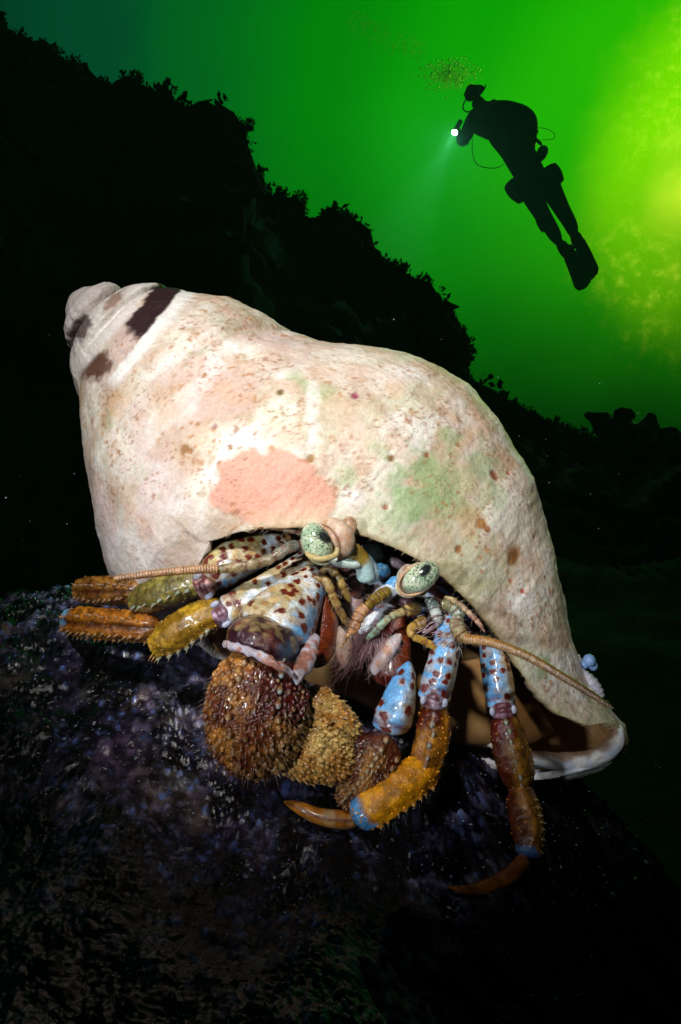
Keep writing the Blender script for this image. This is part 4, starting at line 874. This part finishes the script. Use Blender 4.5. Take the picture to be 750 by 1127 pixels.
# ================================================================== THE DIVER
DD = 760.0                        # cm from the camera
def build_diver():
    r = root('person', at(585, 200, DD), .01, 'diver in a dark drysuit with fins, swimming up in the green water', 'diver')
    suit = mat_flat('drysuit', (.020, .022, .024), rough=.7, spec=.3, var=.4, nscale=.08, unit=.01)
    rub = mat_flat('rubber', (.012, .013, .014), rough=.4, spec=.4, var=.3, nscale=.2, unit=.01)
    bag = Bag()
    def S(*pts, n=24, m=20, cap=(.2, .2), flat=.85): bag.limb(sweep(pts, n, m, cap, flat), (0, 0, 0))
    S((528, 114, DD, 9), (541, 126, DD, 14), (556, 143, DD, 21), (568, 163, DD, 18.5), (579, 184, DD, 17), (591, 203, DD, 16), n=30, m=28, cap=(.14, .12), flat=.75); S((528, 122, DD - 8, 9), (537, 138, DD - 10, 12), (546, 150, DD - 8, 10), m=24)          # trunk
    S((523, 108, DD - 2, 7), (530, 118, DD, 8), (540, 126, DD, 9))                                        # neck
    S((521, 96, DD - 4, 9.5), (522, 100, DD - 4, 12), (524, 107, DD - 3, 9.5), cap=(.45, .4), flat=1.0)     # hooded head
    S((538, 118, DD - 4, 9), (524, 128, DD - 14, 8.5), (516, 142, DD - 22, 7.5), (513, 155, DD - 26, 8))     # upper arm (its right)
    S((513, 153, DD - 26, 6.8), (508, 155, DD - 36, 6.2), (507, 150, DD - 45, 5.2), (506, 146, DD - 50, 4.2))       # forearm to the torch
    S((548, 123, DD + 4, 8), (545, 134, DD - 12, 8), (536, 146, DD - 22, 7.2))                                # other arm folded across the chest
    S((536, 146, DD - 22, 7), (527, 143, DD - 32, 6), (521, 140, DD - 38, 4.6))
    S((580, 194, DD, 13), (586, 214, DD + 2, 12), (596, 234, DD + 5, 9.5), (607, 252, DD + 8, 8), (617, 270, DD + 14, 6.6))   # leg
    S((600, 190, DD + 4, 12), (609, 212, DD + 8, 11), (619, 231, DD + 12, 9), (628, 247, DD + 17, 7.6), (633, 262, DD + 24, 6.4))
    S((616, 266, DD + 12, 5.6), (621, 274, DD + 12, 6.5), (626, 282, DD + 12, 6)); S((632, 256, DD + 22, 5.4), (636, 266, DD + 22, 7), (637, 274, DD + 22, 6))
    def hand(px, py, D, ang, k=1.0):
        S((px, py, D, 3.3 * k), (px + 3.4 * k * math.cos(ang), py + 3.4 * k * math.sin(ang), D - 2, 3.4 * k), n=14, m=14, cap=(.4, .4), flat=.6)
        for q in range(4):
            a = ang + (q - 1.5) * .26; ln = (3.2, 3.9, 3.7, 2.9)[q] * k; bx, by = px + 4.6 * k * math.cos(a), py + 4.6 * k * math.sin(a)
            S((bx, by, D - 2, 1.15 * k), (bx + ln * .6 * math.cos(a), by + ln * .6 * math.sin(a), D - 6, 1.1 * k), (bx + ln * .75 * math.cos(a), by + ln * .75 * math.sin(a), D - 10, .85 * k), n=10, m=8, flat=1)
        a = ang + 1.0; S((px + 1.5 * math.cos(a), py + 1.5 * math.sin(a), D - 2, 1.3 * k), (px + 4.6 * k * math.cos(a), py + 4.6 * k * math.sin(a), D - 5, 1.1 * k), (px + 5.6 * k * math.cos(a - .5), py + 5.6 * k * math.sin(a - .5), D - 8, .9 * k), n=10, m=8, flat=1)
    hand(506.5, 147, DD - 51, -2.5); hand(522, 140.5, DD - 40, -2.9)
    body = bag.build('body', suit, r)
    rm = body.modifiers.new('skin', 'REMESH'); rm.mode = 'VOXEL'; rm.voxel_size = .75; rm.use_smooth_shade = True
    sm = body.modifiers.new('s', 'SMOOTH'); sm.factor = .5; sm.iterations = 3
    P = lambda nm, mt, **k: None
    def part(name, pts, mt=rub, n=24, m=18, cap=(.2, .2), flat=.85, lab=None):
        l = sweep(pts, n, m, cap, flat); o = mk(name, l.V, l.F, mt, r)
        if lab: o['label'] = lab
        return o
    part('tank', [(547, 117, DD + 16, 7), (560, 132, DD + 18, 10), (574, 152, DD + 18, 11), (584, 170, DD + 18, 9)], cap=(.18, .12), flat=1)
    part('buoyancy_wing', [(536, 116, DD + 10, 5), (556, 119, DD + 12, 8.5), (572, 127, DD + 13, 12), (581, 133, DD + 12, 10.5), (580, 148, DD + 10, 13), (588, 160, DD + 8, 9)], n=40)
    part('pocket', [(563, 199, DD - 4, 11), (571, 209, DD - 6, 12.5), (580, 219, DD - 5, 9.5)], cap=(.12, .12)); part('pocket', [(601, 184, DD, 11), (607, 194, DD, 12.5), (613, 205, DD, 10)], cap=(.12, .12))
    part('weight_belt', [(567, 180, DD - 14, 5), (580, 178, DD - 18, 5.5), (594, 172, DD - 12, 6), (600, 162, DD, 6)], n=26)
    part('mask', [(514.5, 98, DD - 12, 3.4), (518, 97.5, DD - 16, 4.6), (524, 98, DD - 15, 4), (528, 98, DD - 11, 2.6)], cap=(.3, .3))
    part('regulator', [(514, 107, DD - 13, 3.2), (517, 107, DD - 17, 4.6), (521, 107, DD - 14, 3.4)], cap=(.4, .4))
    for pts in ([(515, 107, DD - 12, .8), (511, 113, DD - 8, .8), (510, 120, DD - 4, .8), (516, 123, DD, .8), (530, 116, DD + 8, .8)], [(520, 150, DD - 20, .45), (520.5, 170, DD - 16, .45), (527, 182, DD - 14, .5), (545, 185, DD - 10, .5), (556, 180, DD - 4, .5)],
                [(590, 140, DD + 8, .35), (602, 142, DD + 10, .35), (610, 147, DD + 10, .35), (609, 153, DD + 8, .35), (596, 154, DD + 4, .35)], [(592, 164, DD, .8), (597, 167, DD, .9)]):
        part('hose', pts, n=50, m=8)
    part('gauge', [(592.5, 166, DD - 2, 2.2), (595.5, 167, DD - 3, 3), (598.5, 167, DD - 2, 2.2)], cap=(.4, .4)); part('snorkel_tube', [(528, 104, DD, .9), (533, 98, DD, .8), (535.5, 92.5, DD, .7)], m=8)
    part('tank_valve', [(539, 115, DD + 14, 1.6), (543, 112, DD + 14, 2.6), (548, 113, DD + 14, 2)], cap=(.3, .3)); part('knife_sheath', [(590, 240, DD, 1.6), (594, 248, DD, 2.2), (598, 256, DD + 2, 1.4)], cap=(.3, .2)); part('clip', [(588, 151, DD - 4, 1.4), (594, 157, DD - 5, 2), (597, 160, DD - 4, 1.2)], cap=(.3, .3))
    # fins: foot pocket, ribbed blade
    def fin(ax_, ay, bx, by, D0, D1, w0, w1):
        f = root  # noqa
        a = at(ax_, ay, D0); b = at(bx, by, D1); d = b - a; L = np.linalg.norm(d); d = d / L; s = np.cross(d, (.35, -.93, 0)); s /= np.linalg.norm(s); nn = np.cross(s, d)
        n, m = 22, 21; V = []
        for i in range(n):
            u = i / (n - 1); wd = (w0 + (w1 - w0) * min(1, u * 1.15) ** .8) * D0 / F * (1 - .28 * max(0, (u - .88) / .12) ** 2)
            for j in range(m):
                g = j / (m - 1) * 2 - 1; th = .6 + .9 * (abs(g) > .88) + .35 * (abs((g * 3) % 1 - .5) < .12)
                V.append(a + d * L * (u + (.06 * (1 - g * g) if u > .95 else 0)) + s * wd * g + nn * (th + 1.4 * math.sin(u * 2.2)))
        o = mk('fin', V, gridfaces(n, m, False), rub, r); sd = o.modifiers.new('t', 'SOLIDIFY'); sd.thickness = 1.0
    fin(622, 272, 642, 315, DD + 14, DD + 26, 7, 13); fin(637, 266, 650, 305, DD + 24, DD + 40, 7, 12)
    # exhaled bubbles, as small clear balls
    bb = Bag(); g = np.random.default_rng(5)
    for _ in range(1500):
        u = g.random(); x = 500 + g.normal() * 14 - u * 8; y = 82 + g.normal() * 8; rr = g.choice([.25, .4, .6, 1.1], p=[.5, .3, .15, .05])
        bb.bead(at(x, y, DD + g.normal() * 12), g.normal(size=3), rr, (.8, .9, .7), h=.7, stretch=1.2)
    for _ in range(320):
        x = 470 - g.random() * 90; y = 60 - (470 - x) * .45 + g.normal() * 9; bb.bead(at(x, y, DD + 20 + g.normal() * 20), g.normal(size=3), g.uniform(.3, .7), (.8, .9, .7), h=.8)
    mb, nt, N, Lk, b = newmat('bubble'); tr = N.new('ShaderNodeBsdfTranslucent'); tr.inputs[0].default_value = (1, 1, 1, 1); gs = N.new('ShaderNodeBsdfRefraction'); gs.inputs['IOR'].default_value = 1.12
    mx = N.new('ShaderNodeMixShader'); mx.inputs[0].default_value = .12; Lk.new(gs.outputs[0], mx.inputs[1]); Lk.new(tr.outputs[0], mx.inputs[2]); Lk.new(mx.outputs[0], N['Material Output'].inputs[0])
    q = bb.build('bubbles', mb, None, 'stuff'); q.scale = (.01,) * 3; q['label'] = 'cloud of exhaled bubbles rising above the diver'
    # torch in the hand
    p0 = at(501, 145, DD - 58); dirn = np.array([-.34, -.55, -.76]); dirn = dirn / np.linalg.norm(dirn)
    t = root('torch', p0, .01, 'bright white dive torch held in the diver\'s hand', 'torch')
    tub = lambda a, b_, ra, rb, nm, mt: mk(nm, (lambda l: l.V)(sweep([(*(p0 + dirn * a), ra), (*(p0 + dirn * (a + b_) / 2 + 0), (ra + rb) / 2), (*(p0 + dirn * b_), rb)], 20, 20, (.03, .03), 1, raw=True)), gridfaces(20, 20), mt, t)
    tub(-16, -3, 1.9, 1.9, 'barrel', rub); tub(-4, 1.0, 2.1, 3.1, 'lamp_head', rub)
    ml, nt, N, Lk, b = newmat('torch_lens'); b.inputs['Emission Color'].default_value = (.55, 1, .95, 1); b.inputs['Emission Strength'].default_value = 120
    Z = dirn; X = np.cross(Z, (0, 0, 1.)); X /= np.linalg.norm(X); Y = np.cross(Z, X); V = []
    for i in range(7):
        rr = 2.3 * math.sin(i / 6 * pi / 2); hh = 1.1 + .8 * math.cos(i / 6 * pi / 2)
        for j in range(24): a = j / 24 * 2 * pi; V.append(p0 + Z * hh + (X * math.cos(a) + Y * math.sin(a)) * rr)
    mk('lens', V, gridfaces(7, 24), ml, t)
    lp_ = lamp('torch_light', tuple((p0 + dirn * 3.5) * .01), tuple((p0 + dirn * 100) * .01), 300, 26, .8, .02, (.35, 1.0, .80)); lamp('torch_light', tuple((p0 + dirn * 3.5) * .01), tuple((p0 + dirn * 100) * .01), 50, 170, 1, .03, (.3, 1.0, .8))
    return r
build_diver()

# ================================================================== SUSPENDED PARTICLES
def motes():
    bag = Bag(); g = np.random.default_rng(11)
    for _ in range(260):
        D = g.uniform(600, 1500); x = g.uniform(-100, 850); y = g.uniform(350, 1127); bag.bead(at(x, y, D), g.normal(size=3), g.uniform(.25, .7), (.35, .38, .45), h=.7)
    o = bag.build('plankton', M_seta, None, 'stuff'); o.scale = (U,) * 3; o['label'] = 'tiny pale particles drifting in the water'
motes()

# ================================================================== HAZE
HAZE = 0.022
if HAZE > 0:
    x0, x1, y0, y1, z0, z1 = -18, 40, -1, 15, -6.4, 4.8
    V = [(x, y, z) for x in (x0, x1) for y in (y0, y1) for z in (z0, z1)]
    Fc = [(0, 1, 3, 2), (4, 6, 7, 5), (0, 4, 5, 1), (2, 3, 7, 6), (0, 2, 6, 4), (1, 5, 7, 3)]
    m = bpy.data.materials.new('haze'); m.use_nodes = True; nt = m.node_tree; nt.nodes.remove(nt.nodes['Principled BSDF'])
    v = nt.nodes.new('ShaderNodeVolumePrincipled'); v.inputs['Color'].default_value = (.5, .85, .55, 1); v.inputs['Density'].default_value = HAZE; v.inputs['Anisotropy'].default_value = 0.0
    nt.links.new(v.outputs[0], nt.nodes['Material Output'].inputs['Volume'])
    mk('haze', V, Fc, m, kind='stuff', smooth=False)
